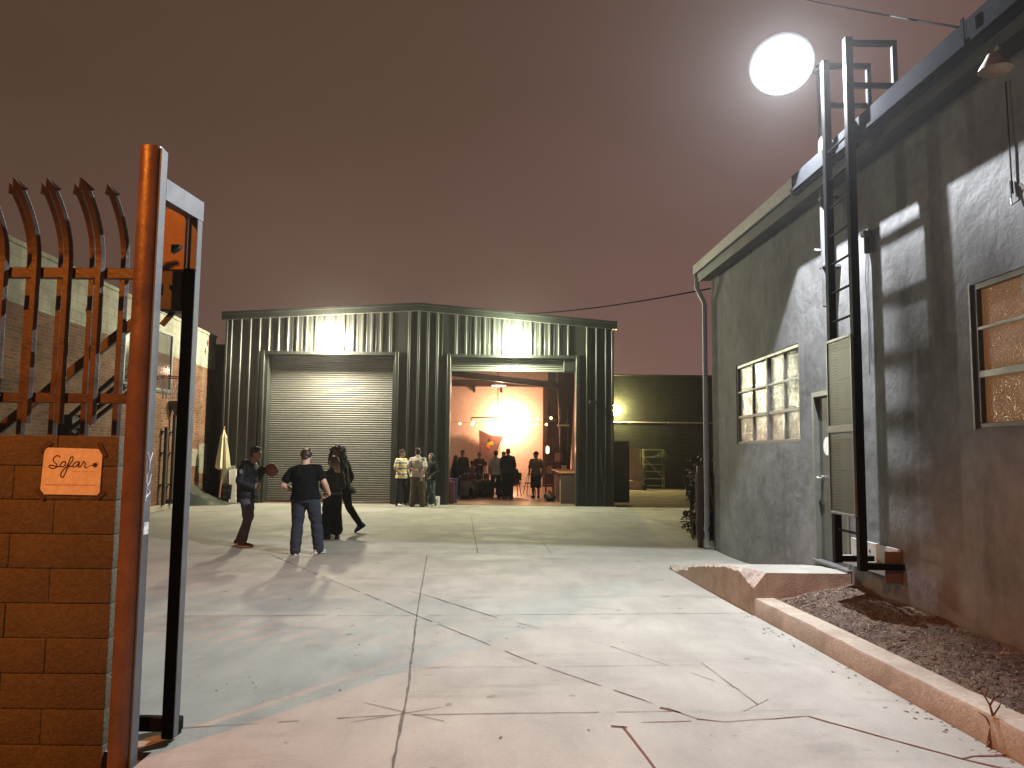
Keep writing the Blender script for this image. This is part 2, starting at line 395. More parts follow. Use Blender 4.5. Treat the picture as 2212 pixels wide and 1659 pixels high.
for pts, wd, gp in (
    ([(-9, 12.9), (-4.08, 13.24), (2.74, 13.73)], .03, .03), ([(-8.4, 8.1), (-3.88, 8.27), (-.99, 8.44), (2.62, 8.74)], .02, .05),
    ([(-6, 4.4), (-2.32, 4.97), (-.76, 5.31), (1.11, 5.44)], .022, .12), ([(1.15, 5.45), (2.2, 5.5)], .006, .2),
    ([(-1.4, 13.22), (-.99, 8.44)], .03, 0), ([(-.99, 8.44), (-.73, 5.75), (-.64, 4.45), (-.5, 2.5)], .038, 0),
    ([(-4.08, 13.24), (-3.24, 11.92), (-.99, 8.44)], .022, .08), ([(-.99, 8.44), (.23, 6.59), (1.09, 5.51), (1.25, 5.3)], .024, .12),
    ([(-1.25, 9.85), (-1.02, 9.61), (-.13, 8.36)], .026, .02), ([(-.13, 8.36), (.85, 7.31), (1.73, 5.95)], .016, .35),
    ([(-1.0, 6.43), (.4, 6.52), (1.62, 6.61)], .010, .15), ([(1.62, 6.68), (1.75, 5.6)], .014, 0), ([(1.6, 5.45), (1.86, 5.72)], .012, 0),
    ([(-1.07, 21.28), (-.8, 17), (-.56, 13.59)], .035, .1), ([(.5, 16.3), (.6, 16.2), (.71, 13.63)], .03, .1),
    ([(-1.02, 5.16), (-.45, 5.48)], .014, 0), ([(-1.0, 5.55), (-.42, 5.2)], .014, 0), ([(-1.05, 6.2), (-.5, 6.5)], .010, 0),
    ([(-.3, 8.3), (-.18, 8.24), (.02, 8.3), (-.02, 8.38), (-.2, 8.42), (-.3, 8.3)], .012, 0), ([(-.35, 8.22), (-.8, 8.0)], .008, 0),
    ([(2.2, 12.9), (2.45, 12.0)], .014, .2), ([(2.2, 12.9), (2.7, 12.95)], .012, .1)):
    strip(mb, pts, wd * .48, gaps=gp, rnd=rj)
for k in range(90):                                     # dry leaves blown against the kerb
    y = rj.uniform(3.4, 8.6); x = 3.0 - (y - 4.0) * .074 - abs(rj.gauss(0, .09)) - .03; a = rj.uniform(0, 3.1); q = rj.uniform(.006, .02)
    strip(mb, [(x, y), (x + cos(a) * q * 1.6, y + sin(a) * q * 1.6)], q, 0, rnd=rj)
for k in range(60):                                     # leaf litter and grit trodden into the slab
    x, y = rj.uniform(-3.5, 2.6), rj.uniform(4, 11); a = rj.uniform(0, 3.1); q = rj.uniform(.006, .018)
    strip(mb, [(x, y), (x + cos(a) * q * 2, y + sin(a) * q * 2)], q, 0, rnd=rj)
mb.mi = 2
for pts, wd, gp in (([(1.25, 5.3), (1.42, 5.24), (2.01, 5.37)], .02, .1), ([(2.01, 5.37), (2.3, 5.04), (2.64, 4.66), (2.72, 4.7), (3.0, 4.74)], .03, 0),
                    ([(2.64, 4.66), (2.95, 4.4)], .03, 0), ([(.73, 5.14), (.78, 4.8), (.82, 4.49), (.95, 3.6)], .02, 0), ([(.74, 5.2), (1.0, 5.23), (1.2, 5.25)], .014, .4),
                    ([(.66, 5.14), (.76, 5.12)], .06, 0), ([(1.05, 5.52), (1.17, 5.42)], .04, 0)):
    strip(mb, pts, wd * .68, gaps=gp, rnd=rj)
tag(mb.build('yard_pavement', [K['concrete'], K['joint'], K['rust']]), kind='structure')
mb = MB(); strip(mb, [(5.6, 33.2), (7.4, 29.4), (8.7, 26.8)], .12, .01, z=-.014)
tag(mb.build('parking_line', K['paint']), kind='structure')
mb = MB(); mb.box((-9.45, 25.62, -.1), (3.2, 40.1, .012))
tag(mb.build('warehouse_floor', K['floor']), kind='structure')

# kerb, landing and planting bed
KX = [(3.25, -3), (3.16, 1), (3.08, 2.6), (2.94, 4.57), (2.84, 6.1), (2.77, 7.31), (2.665, 8.70)]
mb = MB(); rk = random.Random(5)
rings = []
for i in range(len(KX) - 1):
    for k in range(6):
        t = k / 6; x = KX[i][0] * (1 - t) + KX[i + 1][0] * t; y = KX[i][1] * (1 - t) + KX[i + 1][1] * t
        j = rk.uniform(-.004, .004); w_ = .235
        prof = [(x, -.05), (x + .004, .165 + j), (x + .016, .185 + j), (x + w_ - .015, .19), (x + w_, .175), (x + w_, -.05)]
        rings.append([mb.bm.verts.new((a, y, z)) for a, z in prof])
x, y = KX[-1]; rings.append([mb.bm.verts.new((a, y, z)) for a, z in [(x, -.05), (x + .004, .165), (x + .016, .185), (x + .22, .19), (x + .235, .175), (x + .235, -.05)]])
mb.skin(rings)
tag(mb.build('kerb', K['kerb'], smooth=True, ang=30), kind='structure')

mb = MB()                                               # the sloping slab that rises from the yard to the door
prof = [(13.6, .002), (12.6, .03), (11.7, .09), (11.2, .16), (10.6, .27), (10.0, .36), (9.4, .43), (8.9, .46), (8.62, .46)]
def edge(y): return 2.66 + (8.7 - y) * .072
top = []; n = 10
for y, z in prof:
    for sub in range(1): pass
yy = []
for (a, za), (b, zb) in zip(prof, prof[1:]):
    for k in range(8): yy.append((a + (b - a) * k / 8, za + (zb - za) * k / 8))
yy.append(prof[-1])
lower = []
for y, z in yy:
    chip = .0
    if 8.62 <= y < 9.15: chip = .16 * (1 - (y - 8.62) / .53) + rk.uniform(0, .03)
    elif y < 11.0: chip = .02 + rk.uniform(0, .025)
    elif y < 11.9: chip = .05 + rk.uniform(0, .04)
    x0 = edge(y) if y < 12 else edge(12) + (y - 12) * .75
    row = [mb.bm.verts.new((x0 - .003, y, -.03)), mb.bm.verts.new((x0, y, max(.0, z - chip))), mb.bm.verts.new((x0 + chip * .8 + .004, y, z))]
    for k in range(1, 7): row.append(mb.bm.verts.new((x0 + chip * .8 + (3.74 - x0 - chip * .8) * k / 6, y, z)))
    top.append(row)
for a, b in zip(top, top[1:]):
    for k in range(len(a) - 1):
        f = mb.bm.faces.new((a[k], a[k + 1], b[k + 1], b[k])); f.material_index = 1 if k == 1 else (2 if k == 0 else 0)
fr = top[-1]; base = [mb.bm.verts.new((v.co.x, v.co.y, -.03)) for v in fr[1:]]
for k in range(1, len(fr) - 1):
    f = mb.bm.faces.new((fr[k], fr[k + 1], base[k], base[k - 1])); f.material_index = 2
f = mb.bm.faces.new((fr[0], fr[1], base[0])); f.material_index = 2
tag(mb.build('entrance_landing', [K['concrete'], K['rough'], K['kerb']]), kind='structure')

mb = MB(); nx, ny = 16, 120; g = []
def bed_z(x, y):
    x0 = 2.9 + max(0, (8.6 - y)) * .03; t = min(1, max(0, (x - x0) / .85))
    return .165 + .20 * t + .03 * noise.noise(V((x * 2.5, y * 2.5, 0))) + .018 * noise.noise(V((x * 9, y * 9, 3)))
for j in range(ny + 1):
    y = -3 + (8.63 + 3) * j / ny; xk = 0
    for (xa, ya), (xb, yb) in zip(KX, KX[1:]):
        if ya <= y <= yb: xk = xa + (xb - xa) * (y - ya) / (yb - ya)
    if not xk: xk = KX[-1][0]
    g.append([mb.bm.verts.new((xk + .18 + (3.74 - xk - .18) * i / nx, y, bed_z(xk + .18 + (3.74 - xk - .18) * i / nx, y) - (.03 if i == 0 else 0))) for i in range(nx + 1)])
for a, b in zip(g, g[1:]):
    for i in range(nx): mb.bm.faces.new((a[i], a[i + 1], b[i + 1], b[i]))
tag(mb.build('planting_bed', K['soil'], smooth=True, ang=0), kind='structure')
mb = MB()
for k in range(9500):                                   # dry bark, straw and leaf scraps
    y = 8.55 - 5.2 * rk.random() ** 1.2; xk = 2.93 + max(0, 8.6 - y) * .045; x = rk.uniform(xk + .03, 3.72)
    z = bed_z(x, y); a = rk.uniform(0, pi); l = rk.uniform(.006, .026); w_ = rk.uniform(.0015, .006); t = rk.uniform(-.5, .6)
    d = V((cos(a) * cos(t), sin(a) * cos(t), sin(t))) * l; s = V((-sin(a), cos(a), rk.uniform(-.6, .6))) * w_; p = V((x, y, z + .006))
    mb.mi = 1 if rk.random() < .25 else 0
    mb.face([p - d - s, p + d - s * .4, p + d + s * .4, p - d + s])
tag(mb.build('dry_mulch', [K['chip'], K['chip2']], rec=False), 'dry brown mulch and straw over the planting bed beside the kerb', 'mulch', kind='stuff')

# ------------------------------------------------------------------ metal warehouse
WY = 25.6
def rtop(x): return 6.66 - (.058 if x < -3.15 else .086) * abs(x + 3.15)
WH = thing('metal_warehouse', (-3.1, WY, 0), 'dark green ribbed metal warehouse with two tall roller door openings', 'warehouse')
def ribs(x0, x1, z0, z1=None):
    """ribbed sheet on the facade between two x, from z0 to the roof line or to z1"""
    mb = MB(); xs = [(x0, 0)]
    k = math.ceil((x0 + .06) / .313)
    while k * .313 < x1 - .06:
        c = k * .313
        xs += [(c - .045, 0), (c - .020, .036), (c + .020, .036), (c + .045, 0), (c + .13, 0), (c + .14, .006), (c + .17, .006), (c + .18, 0)]
        k += 1
    xs = [p for p in xs if p[0] <= x1] + [(x1, 0)]
    a = [mb.bm.verts.new((x, WY - d, z0)) for x, d in xs]; b = [mb.bm.verts.new((x, WY - d, (rtop(x) - .2) if z1 is None else z1)) for x, d in xs]
    for i in range(len(xs) - 1): mb.bm.faces.new((a[i], a[i + 1], b[i + 1], b[i]))
    return mb.build('wall_panel', K['cladding'], WH)
ribs(-9.5, -8.36, .02); ribs(-8.36, -3.78, 5.03); ribs(-3.78, -2.16, .02); ribs(-2.16, 2.24, 4.98); ribs(2.24, 3.3, .02)
mb = MB()                                               # gable trim following both slopes
for xa, xb in ((-9.68, -3.15), (-3.15, 3.48)):
    za, zb = rtop(xa), rtop(xb)
    mb.prism([(xa, WY - .16, za - .24), (xb, WY - .16, zb - .24), (xb, WY - .16, zb), (xa, WY - .16, za)], (0, .15, 0))
    mb.prism([(xa, WY - .20, za - .06), (xb, WY - .20, zb - .06), (xb, WY - .20, zb + .02), (xa, WY - .20, za + .02)], (0, .037, 0))
mb.build('gable_trim', K['trim'], WH)
mb = MB()
for xa, xb in ((-9.68, -3.15), (-3.15, 3.48)):
    za, zb = rtop(xa), rtop(xb)
    mb.prism([(xa, WY - .008, za - .12), (xb, WY - .008, zb - .12), (xb, WY - .008, zb - .005), (xa, WY - .008, za - .005)], (0, 15, 0))
mb.build('roof', K['trim'], WH)
for lo, hi in (((-9.58, WY - .05, 0), (-9.505, WY + .1, 6.02)), ((3.305, WY - .05, 0), (3.38, WY + .1, 5.83))):
    mb = MB(); mb.box(lo, hi, .01); mb.build('corner_trim', K['trim'], WH)
for lo, hi in (((-9.56, WY + .12, 0), (-9.46, 40.1, 6.1)), ((3.22, WY + .12, 0), (3.36, 40.1, 5.9)), ((-9.45, 40.0, 0), (3.2, 40.1, 6.2))):
    mb = MB(); mb.box(lo, hi); mb.build('outer_wall', K['cladding'], WH)
def door_frame(x0, x1, zt):
    mb = MB()
    mb.box((x0 - .11, WY - .045, 0), (x0, WY + .58, zt + .11), .008); mb.box((x1, WY - .045, 0), (x1 + .11, WY + .58, zt + .11), .008)
    mb.box((x0 + .001, WY - .045, zt), (x1 - .001, WY + .58, zt + .11), .008)
    mb.build('door_frame', K['trim'], WH)
door_frame(-8.25, -3.89, 4.92); door_frame(-2.05, 2.13, 4.87)
def slats(x0, x1, z0, z1, y):
    mb = MB(); pitch_ = .075; n = int(round((z1 - z0) / pitch_ * 8)); rows = []
    for i in range(n + 1):
        z = z0 + (z1 - z0) * i / n; t = ((z - z0) / pitch_) % 1
        d = .017 * (sin(pi * min(1, t / .8)) ** .7 if t < .8 else 0)
        rows.append((mb.bm.verts.new((x0, y - d, z)), mb.bm.verts.new((x1, y - d, z))))
    for a, b in zip(rows, rows[1:]): mb.bm.faces.new((a[0], a[1], b[1], b[0]))
    return mb
d1 = slats(-8.22, -3.92, .06, 4.92, WY + .50).build('roller_door', K['roller'], WH)
tag(d1, 'closed full height roller door')
mb = MB(); mb.box((-8.22, WY + .46, .0), (-3.92, WY + .54, .055), .01); mb.build('bottom_bar', K['black'], d1)
for lo, hi in (((-8.249, WY + .06, .01), (-8.16, WY + .46, 4.9)), ((-3.98, WY + .06, .01), (-3.891, WY + .46, 4.9))):
    mb = MB(); mb.box(lo, hi); mb.build('guide_rail', K['trim'], d1)
d2 = slats(-2.02, 2.1, 4.5, 4.87, WY + .14).build('roller_door', K['roller'], WH)
tag(d2, 'rolled up roller door with only its lowest slats showing')
mb = MB(); mb.box((-2.02, WY + .10, 4.42), (2.1, WY + .18, 4.495), .01); mb.build('bottom_bar', K['roller'], d2)
mb = MB(); mb.box((1.72, WY + .03, 4.44), (2.1, WY + .098, 4.86), .01); mb.build('hood', K['trim'], d2)
mb = MB(); mb.cyl((-2.02, WY + .75, 5.2), (2.1, WY + .75, 5.2), .26, n=20); mb.build('door_coil', K['black'], d2)
for lo, hi in (((-9.44, WY + .55, .02), (-8.37, WY + .6, 5.9)), ((-3.77, WY + .15, .02), (-2.17, WY + .2, 6.2)), ((2.25, WY + .15, .02), (3.2, WY + .2, 5.8))):
    mb = MB(); mb.box(lo, hi); mb.build('lining', K['steel_dark'], WH)
# inside: back wall, sloping ceiling, frames
mb = MB(); mb.box((-9.4, 39.9, .02), (1.86, 39.97, 6.1)); mb.build('back_wall', K['white_wall'], WH)
mb = MB(); mb.box((1.86, 39.9, .02), (3.18, 39.97, 5.15)); mb.build('back_wall', K['steel_dark'], WH)
mb = MB(); mb.box((-9.4, 39.5, 5.1), (1.6, 39.88, 5.42), .01); mb.box((1.6, 39.5, .015), (1.85, 39.88, 5.42), .01)
for x in (-1.95, -.55): mb.box((x - .06, 39.52, 4.8), (x + .06, 39.86, 5.098), .01)
mb.build('back_frame', K['steel_dark'], WH)
mb = MB()
for xa, xb in ((-9.4, -3.15), (-3.15, 3.18)):
    mb.prism([(xa, WY + .6, rtop(xa) - .3), (xb, WY + .6, rtop(xb) - .3), (xb, WY + .6, rtop(xb) - .26), (xa, WY + .6, rtop(xa) - .26)], (0, 13.9, 0))
mb.build('ceiling', K['ceiling'], WH)
for y in (28.6, 33.0):
    mb = MB()
    mb.prism([(-9.2, y, 4.5), (-3.15, y, 5.04), (-3.15, y, 5.28), (-9.2, y, 4.8)], (0, .22, 0))
    mb.prism([(-3.15, y, 5.04), (2.0, y, 4.47), (2.0, y, 4.74), (-3.15, y, 5.28)], (0, .22, 0))
    mb.prism([(2.02, y, .015), (2.42, y, .015), (2.9, y, 5.5), (1.92, y, 5.5)] if False else [(2.14, y, .015), (2.46, y, .015), (2.72, y, 5.4), (1.93, y, 5.4)], (0, .22, 0))
    if y != 33.0: 
        for v in mb.bm.verts: v.co.z += 0 if v.co.z < 1 else .75
        for v in mb.bm.verts:
            if v.co.x > 1.8: v.co.x += .35
    mb.build('steel_frame', K['steel_dark'], WH)
mb = MB()
for y in (29.5, 31.5, 34.5, 38): mb.box((2.95, y, .02), (3.19, y + .9, 5.3))
mb.build('wall_insulation', K['white_wall'], WH)
mb = MB(); mb.box((2.55, WY - .13, 3.36), (2.85, WY - .045, 3.47), .02); mb.build('sensor_box', K['black'], WH)
mb = MB(); mb.tube([(3.08, WY - .07, .02), (3.08, WY - .07, .7), (3.0, WY - .07, .95), (2.95, WY - .07, 1.9)], .03); mb.build('pipe', K['black'], WH)
# side door standing open at the far right corner
dl = MB(); dl.box((3.4, 26.95, .05), (4.1, 27.0, 2.17), .006)
DL = thing('open_door', (3.4, 27, .05), 'black steel door standing open at the right corner of the metal warehouse', 'door')
dl.build('door_leaf', K['black'], DL)
mb = MB(); mb.tube([(4.0, 26.96, 1.05), (4.0, 26.90, 1.05), (3.9, 26.89, 1.05)], .012); mb.box((3.97, 26.94, .96), (4.03, 26.948, 1.14)); mb.build('handle', K['galv'], DL)
mb = MB()
for z in (.3, 1.1, 1.95): mb.cyl((3.392, 26.94, z), (3.392, 26.94, z + .1), .012)
mb.build('hinge', K['galv'], DL)

# ------------------------------------------------------------------ brick building on the left
ang_b = atan2(-21.4, 1.6)
BB = thing('brick_building', (-10.2, 26.4, 0), 'old brown brick building with pale grey block courses along its top', 'building', rz=ang_b)
mb = MB(); mb.box((0, -6, .0), (21.4, 0, 4.42)); mb.build('brick_wall', K['brick'], BB, local=True)
mb = MB(); mb.box((0, -6, 4.424), (21.4, 0, 5.52)); mb.box((-.03, -6.03, 5.523), (21.43, .03, 5.62), .01); mb.build('parapet', K['cmu'], BB, local=True)
mb = MB(); mb.box((.2, .002, 0), (21.3, .10, .17), .02); mb.build('plinth', K['kerb'], BB, local=True)
K['red'] = surf('faded red paint', (.32, .05, .03), .7, sc=6)
for x, z in ((.95, 5.25), (1.15, 4.95), (5.2, 5.2), (5.35, 4.85), (9.2, 5.2), (9.35, 4.8), (12.9, 5.15)):
    mb = MB(); c = V((x, .012, z)); pts = []
    for k in range(8):
        q = .085 if k % 2 == 0 else .035; pts.append((c.x + q * cos(k * pi / 4), .004, c.z + 1.25 * q * sin(k * pi / 4)))
    mb.prism(pts, (0, .02, 0)); mb.ball((x, .03, z), .022, 8, 6); mb.build('anchor_plate', K['red'], BB, local=True)
K['washed'] = surf('whitewash over graffiti', (.24, .22, .17), .85, sc=3, var=.35, dirt=(.17, .11, .07), dsc=3.0)
mb = MB(); mb.box((.5, .002, .95), (1.35, .006, 1.92)); mb.box((1.352, .002, 1.2), (2.0, .006, 1.75)); mb.build('painted_patch', K['washed'], BB, local=True)
mb = MB()
for x in (4.55, 3.95):
    mb.cyl((x, .12, .17), (x, .12, 2.75 if x < 4.2 else 2.35), .055)
    for z in (.7, 1.6, 2.2): mb.box((x - .09, .0, z), (x + .09, .18, z + .04))
mb.box((3.87, .03, .17), (4.03, .2, .3), .01)
mb.build('drain_pipe', surf('brown iron pipe', (.055, .04, .03), .7, sc=5), BB, local=True)
mb = MB()
rr = [(.07, 2.74), (.08, 2.8), (.2, 3.05), (.2, 3.12)]
mb.skin([[mb.bm.verts.new((3.95 + sx * r, .17 + sy * r * .8, z)) for sx, sy in ((-1, -1), (1, -1), (1, 1), (-1, 1))] for r, z in rr])
mb.build('rain_hopper', surf('rusty hopper', (.09, .065, .045), .7, sc=5), BB, local=True)
# dark building in the gap behind
GB = MB(); GB.box((-14, 27.2, 0), (-9.8, 30, 5.45))
tag(GB.build('rear_block', K['steel_dark']), 'narrow dark building end seen in the gap between brick wall and metal warehouse', 'building')

# ------------------------------------------------------------------ dark green building far right
GR = thing('green_building', (9, 39.6, 0), 'long dark green block building across the back of the side lot', 'building')
mb = MB(); mb.box((3.45, 39.6, 0), (26, 45, 5.72)); mb.build('wall', K['green_wall'], GR)
mb = MB(); mb.box((3.45, 39.54, 5.724), (26, 45, 5.79), .01); mb.build('coping', K['trim'], GR)
mb = MB(); mb.cyl((3.5, 39.56, 3.33), (22, 39.56, 3.33), .03)
for x in range(4, 22, 2): mb.box((x, 39.53, 3.27), (x + .05, 39.599, 3.39))
mb.build('conduit', K['pipe_grey'], GR)
# ------------------------------------------------------------------ grey stucco building on the right
SX = 3.75
SB = thing('stucco_building', (3.75, 8, 0), 'grey stucco building with low eave, obscure glass windows and a metal door', 'building')
holes = [(10.06, 12.88, 1.92, 3.22), (8.64, 9.62, .45, 2.52), (3.9, 6.24, 1.98, 3.15)]
Y0, Y1, Z1 = -4.0, 14.42, 4.97
Z1 = 5.02
ys = sorted(set([Y0, Y1] + [v for h in holes for v in h[:2]])); zs = sorted(set([-.05, Z1] + [v for h in holes for v in h[2:]]))
mb = MB()
def inh(y, z): return any(a < y < b and c < z < d for a, b, c, d in holes)
for ya, yb in zip(ys, ys[1:]):
    for za, zb in zip(zs, zs[1:]):
        if inh((ya + yb) / 2, (za + zb) / 2): continue
        mb.face([(SX, yb, za), (SX, ya, za), (SX, ya, zb), (SX, yb, zb)])
for a, b, c, d in holes:
    D = SX + .16
    mb.face([(SX, a, c), (D, a, c), (D, a, d), (SX, a, d)]); mb.face([(SX, b, c), (SX, b, d), (D, b, d), (D, b, c)])
    mb.face([(SX, a, d), (D, a, d), (D, b, d), (SX, b, d)]); mb.face([(SX, a, c), (SX, b, c), (D, b, c), (D, a, c)])
mb.face([(SX, Y1, -.05), (SX, Y1, Z1), (12, Y1, Z1), (12, Y1, -.05)]); mb.face([(SX, Y0, -.05), (12, Y0, -.05), (12, Y0, Z1), (SX, Y0, Z1)])
mb.face([(12, Y0, -.05), (12, Y1, -.05), (12, Y1, Z1), (12, Y0, Z1)])
bmesh.ops.remove_doubles(mb.bm, verts=mb.bm.verts[:], dist=1e-5)
mb.build('wall', K['stucco'], SB)
def zt_(y): return 5.06 + .03 * (y - 5.5)               # the eave rises slightly towards the far corner
def eave(mb, x0, x1, za, zb, ya, yb):
    """board along the eave between ya and yb, za..zb below the eave line"""
    v = [mb.bm.verts.new(p) for y in (ya, yb) for p in ((x0, y, zt_(y) + za), (x1, y, zt_(y) + za), (x1, y, zt_(y) + zb), (x0, y, zt_(y) + zb))]
    for q in ((0, 1, 2, 3), (7, 6, 5, 4), (0, 4, 5, 1), (1, 5, 6, 2), (2, 6, 7, 3), (3, 7, 4, 0)): mb.bm.faces.new([v[k] for k in q]).material_index = mb.mi
mb = MB(); eave(mb, 3.47, 3.49, -.1, -.01, -4.4, 14.52)
v_ = [mb.bm.verts.new(p) for y in (-4.4, 14.52) for p in ((3.49, y, zt_(y) - .02), (12.3, y, zt_(y) + .35), (12.3, y, zt_(y) + .25), (3.49, y, zt_(y) - .1))]
for q in ((0, 1, 2, 3), (7, 6, 5, 4), (0, 4, 5, 1), (1, 5, 6, 2), (2, 6, 7, 3), (3, 7, 4, 0)): mb.bm.faces.new([v_[k] for k in q])
mb.build('roof', K['trim'], SB)
mb = MB()
for ya, yb in ((14.55, 11.4), (11.394, 9.3)): eave(mb, 3.44, 3.468, -.17, 0, yb, ya)
mb.box((3.4685, 14.522, 5.12), (3.76, 14.55, 5.31), .004)
mb.build('fascia', K['fascia'], SB)
mb = MB(); eave(mb, 3.50, 3.53, -.34, -.105, -4.4, 14.5); eave(mb, 3.531, 3.749, -.30, -.28, -4.4, 14.48); mb.build('soffit', K['trim'], SB)
mb = MB()                                               # metal gutter along the near half of the eave
for ya, yb in ((9.294, 7.62), (7.614, 5.62), (5.614, 2.5), (2.494, -4.4)):
    eave(mb, 3.428, 3.468, -.185, .004, yb, ya); eave(mb, 3.405, 3.4275, -.20, -.165, yb, ya); eave(mb, 3.44, 3.4985, -.235, -.2015, yb, ya)
for y in (5.60, 2.48): eave(mb, 3.395, 3.4045, -.21, .012, y, y + .04)
mb.build('gutter', K['gutter'], SB)
for y in (7.5, 8.06):
    mb = MB(); mb.prism([(3.32, y, zt_(y) - .16), (3.437, y, zt_(y) - .2), (3.437, y, zt_(y) - .02), (3.38, y, zt_(y) - .02)], (0, .035, 0)); mb.build('eave_bracket', K['gutter'], SB)
mb = MB()                                               # downspout with elbows at the far corner
mb.tube([(3.50, 14.50, 5.10), (3.50, 14.50, 4.90), (3.64, 14.49, 4.6), (3.64, 14.49, 3.0)], .045, 10)
mb.tube([(3.64, 14.49, 3.02), (3.64, 14.49, .42)], .048, 10); mb.tube([(3.64, 14.49, .44), (3.62, 14.49, .36), (3.64, 14.49, .30), (3.64, 14.49, .03)], .045, 10)
for z in (3.0, 1.7, .44): mb.cyl((3.64, 14.49, z), (3.64, 14.49, z + .03), .054)
mb.build('downspout', K['pipe_grey'], SB, smooth=True)

K['frame'] = surf('grey green frame paint', (.11, .117, .10), .45, sc=4, var=.2)
K['frame_dark'] = surf('dark window steel', (.055, .05, .045), .5, sc=4, var=.25)
G1 = glass_mat('pebbled glass', (.055, .06, .052), .25, 75, .55, spec=.3)
G2 = glass_mat('reeded glass', (.055, .054, .046), .2, 60, .8, st=(1, .5, 1))
G3 = glass_mat('bright pebbled glass', (.10, .10, .082), .12, 60, 1.0)
G4 = glass_mat('glass with painted warm glow', (.08, .06, .042), .16, 70, .8, (1.0, .50, .20), .06)  # warm glow put into these panes as faint emission
G5 = glass_mat('square textured glass with painted amber glow', (.12, .085, .055), .15, 85, .9, (1.0, .40, .11), .11)  # amber tint and emission stand in for street light caught by the glass
# left window: two steel sashes of six panes
W1 = MB()
y0, y1, z0, z1 = 10.06, 12.88, 1.92, 3.22; X_ = 3.80; ym = 11.36
W1.box((X_ - .035, y0, z1 - .05), (X_ + .03, y1, z1), .004); W1.box((X_ - .035, y0, z0), (X_ + .03, y1, z0 + .045), .004)
W1.box((X_ - .035, y0, z0 + .047), (X_ + .03, y0 + .045, z1 - .052), .004); W1.box((X_ - .035, y1 - .045, z0 + .047), (X_ + .03, y1, z1 - .052), .004)
w1 = W1.build('window', K['frame'], SB)
tag(w1, 'twelve pane steel window left of the door')
mb = MB(); rows = [z0 + .045, 2.36, 2.77, z1 - .05]; cols = [y0 + .045, 10.70, ym, 12.10, y1 - .045]
for y, d, w_ in ((ym, .04, .03), (10.70, .022, .012), (12.10, .022, .012)):
    mb = MB(); mb.box((X_ - d, y - w_, z0 + .047), (X_ + .024, y + w_, z1 - .052), .003); mb.build('mullion', K['frame_dark'], w1)
mb = MB()
for z, h in ((2.36, .022), (2.77, .012)):
    for a, b in ((y0 + .047, ym - .032), (ym + .032, y1 - .047)): mb.box((X_ - .03, a, z - h), (X_ - .0225, b, z + h)); 
mb.build('glazing_bar', K['frame'], w1)
gm = {(0, 0): 0, (1, 0): 3, (2, 0): 1, (3, 0): 3, (0, 1): 2, (1, 1): 0, (2, 1): 1, (3, 1): 1, (0, 2): 2, (1, 2): 0, (2, 2): 1, (3, 2): 0}
mb = MB()
for i in range(4):
    for j in range(3):
        mb.mi = gm[(i, j)]; mb.face([(X_, cols[i], rows[j]), (X_, cols[i + 1], rows[j]), (X_, cols[i + 1], rows[j + 1]), (X_, cols[i], rows[j + 1])])
mb.build('glass', [G1, G2, G3, G4], w1)
# right window
y0, y1, z0, z1 = 3.9, 6.24, 1.98, 3.15
W2 = MB()
W2.box((X_ - .04, y0, z1 - .05), (X_ + .03, y1, z1), .004); W2.box((X_ - .04, y0, z0), (X_ + .03, y1, z0 + .04), .004)
W2.box((X_ - .04, y1 - .06, z0 + .042), (X_ + .03, y1, z1 - .052), .004); W2.box((X_ - .04, y0, z0 + .042), (X_ + .03, y0 + .06, z1 - .052), .004)
w2 = W2.build('window', K['frame_dark'], SB); tag(w2, 'large steel window with amber glow put into its glass near the right edge')
for y in (5.62, 5.05, 4.48): mb = MB(); mb.box((X_ - .03, y - .016, z0 + .042), (X_ + .02, y + .016, z1 - .052)); mb.build('mullion', K['frame_dark'], w2)
mb = MB()
for z, h in ((2.41, .028), (2.78, .013)): mb.box((X_ - .045, y0 + .062, z - h), (X_ - .031, y1 - .062, z + h), .003)
mb.build('glazing_bar', K['frame'], w2)
mb = MB(); mb.face([(X_, y0 + .06, z0 + .04), (X_, y1 - .06, z0 + .04), (X_, y1 - .06, z1 - .05), (X_, y0 + .06, z1 - .05)]); mb.build('glass', G5, w2)
mb = MB(); mb.box((SX - .012, 6.235, 1.97), (SX - .002, 6.262, 3.16), .004); mb.build('edge_strip', K['frame'], w2)
# door
K['door'] = surf('grey green door paint', (.06, .063, .053), .42, sc=3, var=.15)
DR = MB(); DR.box((3.80, 8.70, .50), (3.85, 9.56, 2.46), .004); dr = DR.build('door', K['door'], SB)
mb = MB(); mb.box((3.735, 9.562, .48), (3.87, 9.62, 2.52), .004); mb.box((3.735, 8.64, .48), (3.87, 8.698, 2.52), .004); mb.box((3.735, 8.70, 2.462), (3.87, 9.56, 2.52), .004)
mb.build('door_frame', K['frame'], dr)
mb = MB(); mb.box((3.70, 8.62, .462), (3.90, 9.64, .495), .006); mb.build('threshold', K['galv'], dr)
K['chrome'] = surf('bright metal', (.6, .6, .58), .18, 1.0, sc=5, var=.1)
mb = MB(); mb.cyl((3.799, 9.47, 1.48), (3.775, 9.47, 1.48), .032, n=18); mb.cyl((3.774, 9.47, 1.48), (3.735, 9.47, 1.48), .013); mb.tube([(3.735, 9.475, 1.48), (3.73, 9.42, 1.482), (3.74, 9.35, 1.478)], .011)
mb.build('handle', K['chrome'], dr, smooth=True)
mb = MB(); mb.cyl((3.799, 9.32, 1.86), (3.795, 9.32, 1.86), .11, n=32); mb.build('round_sign', surf('white sign', (.72, .72, .70), .5, sc=2, var=.04), dr)

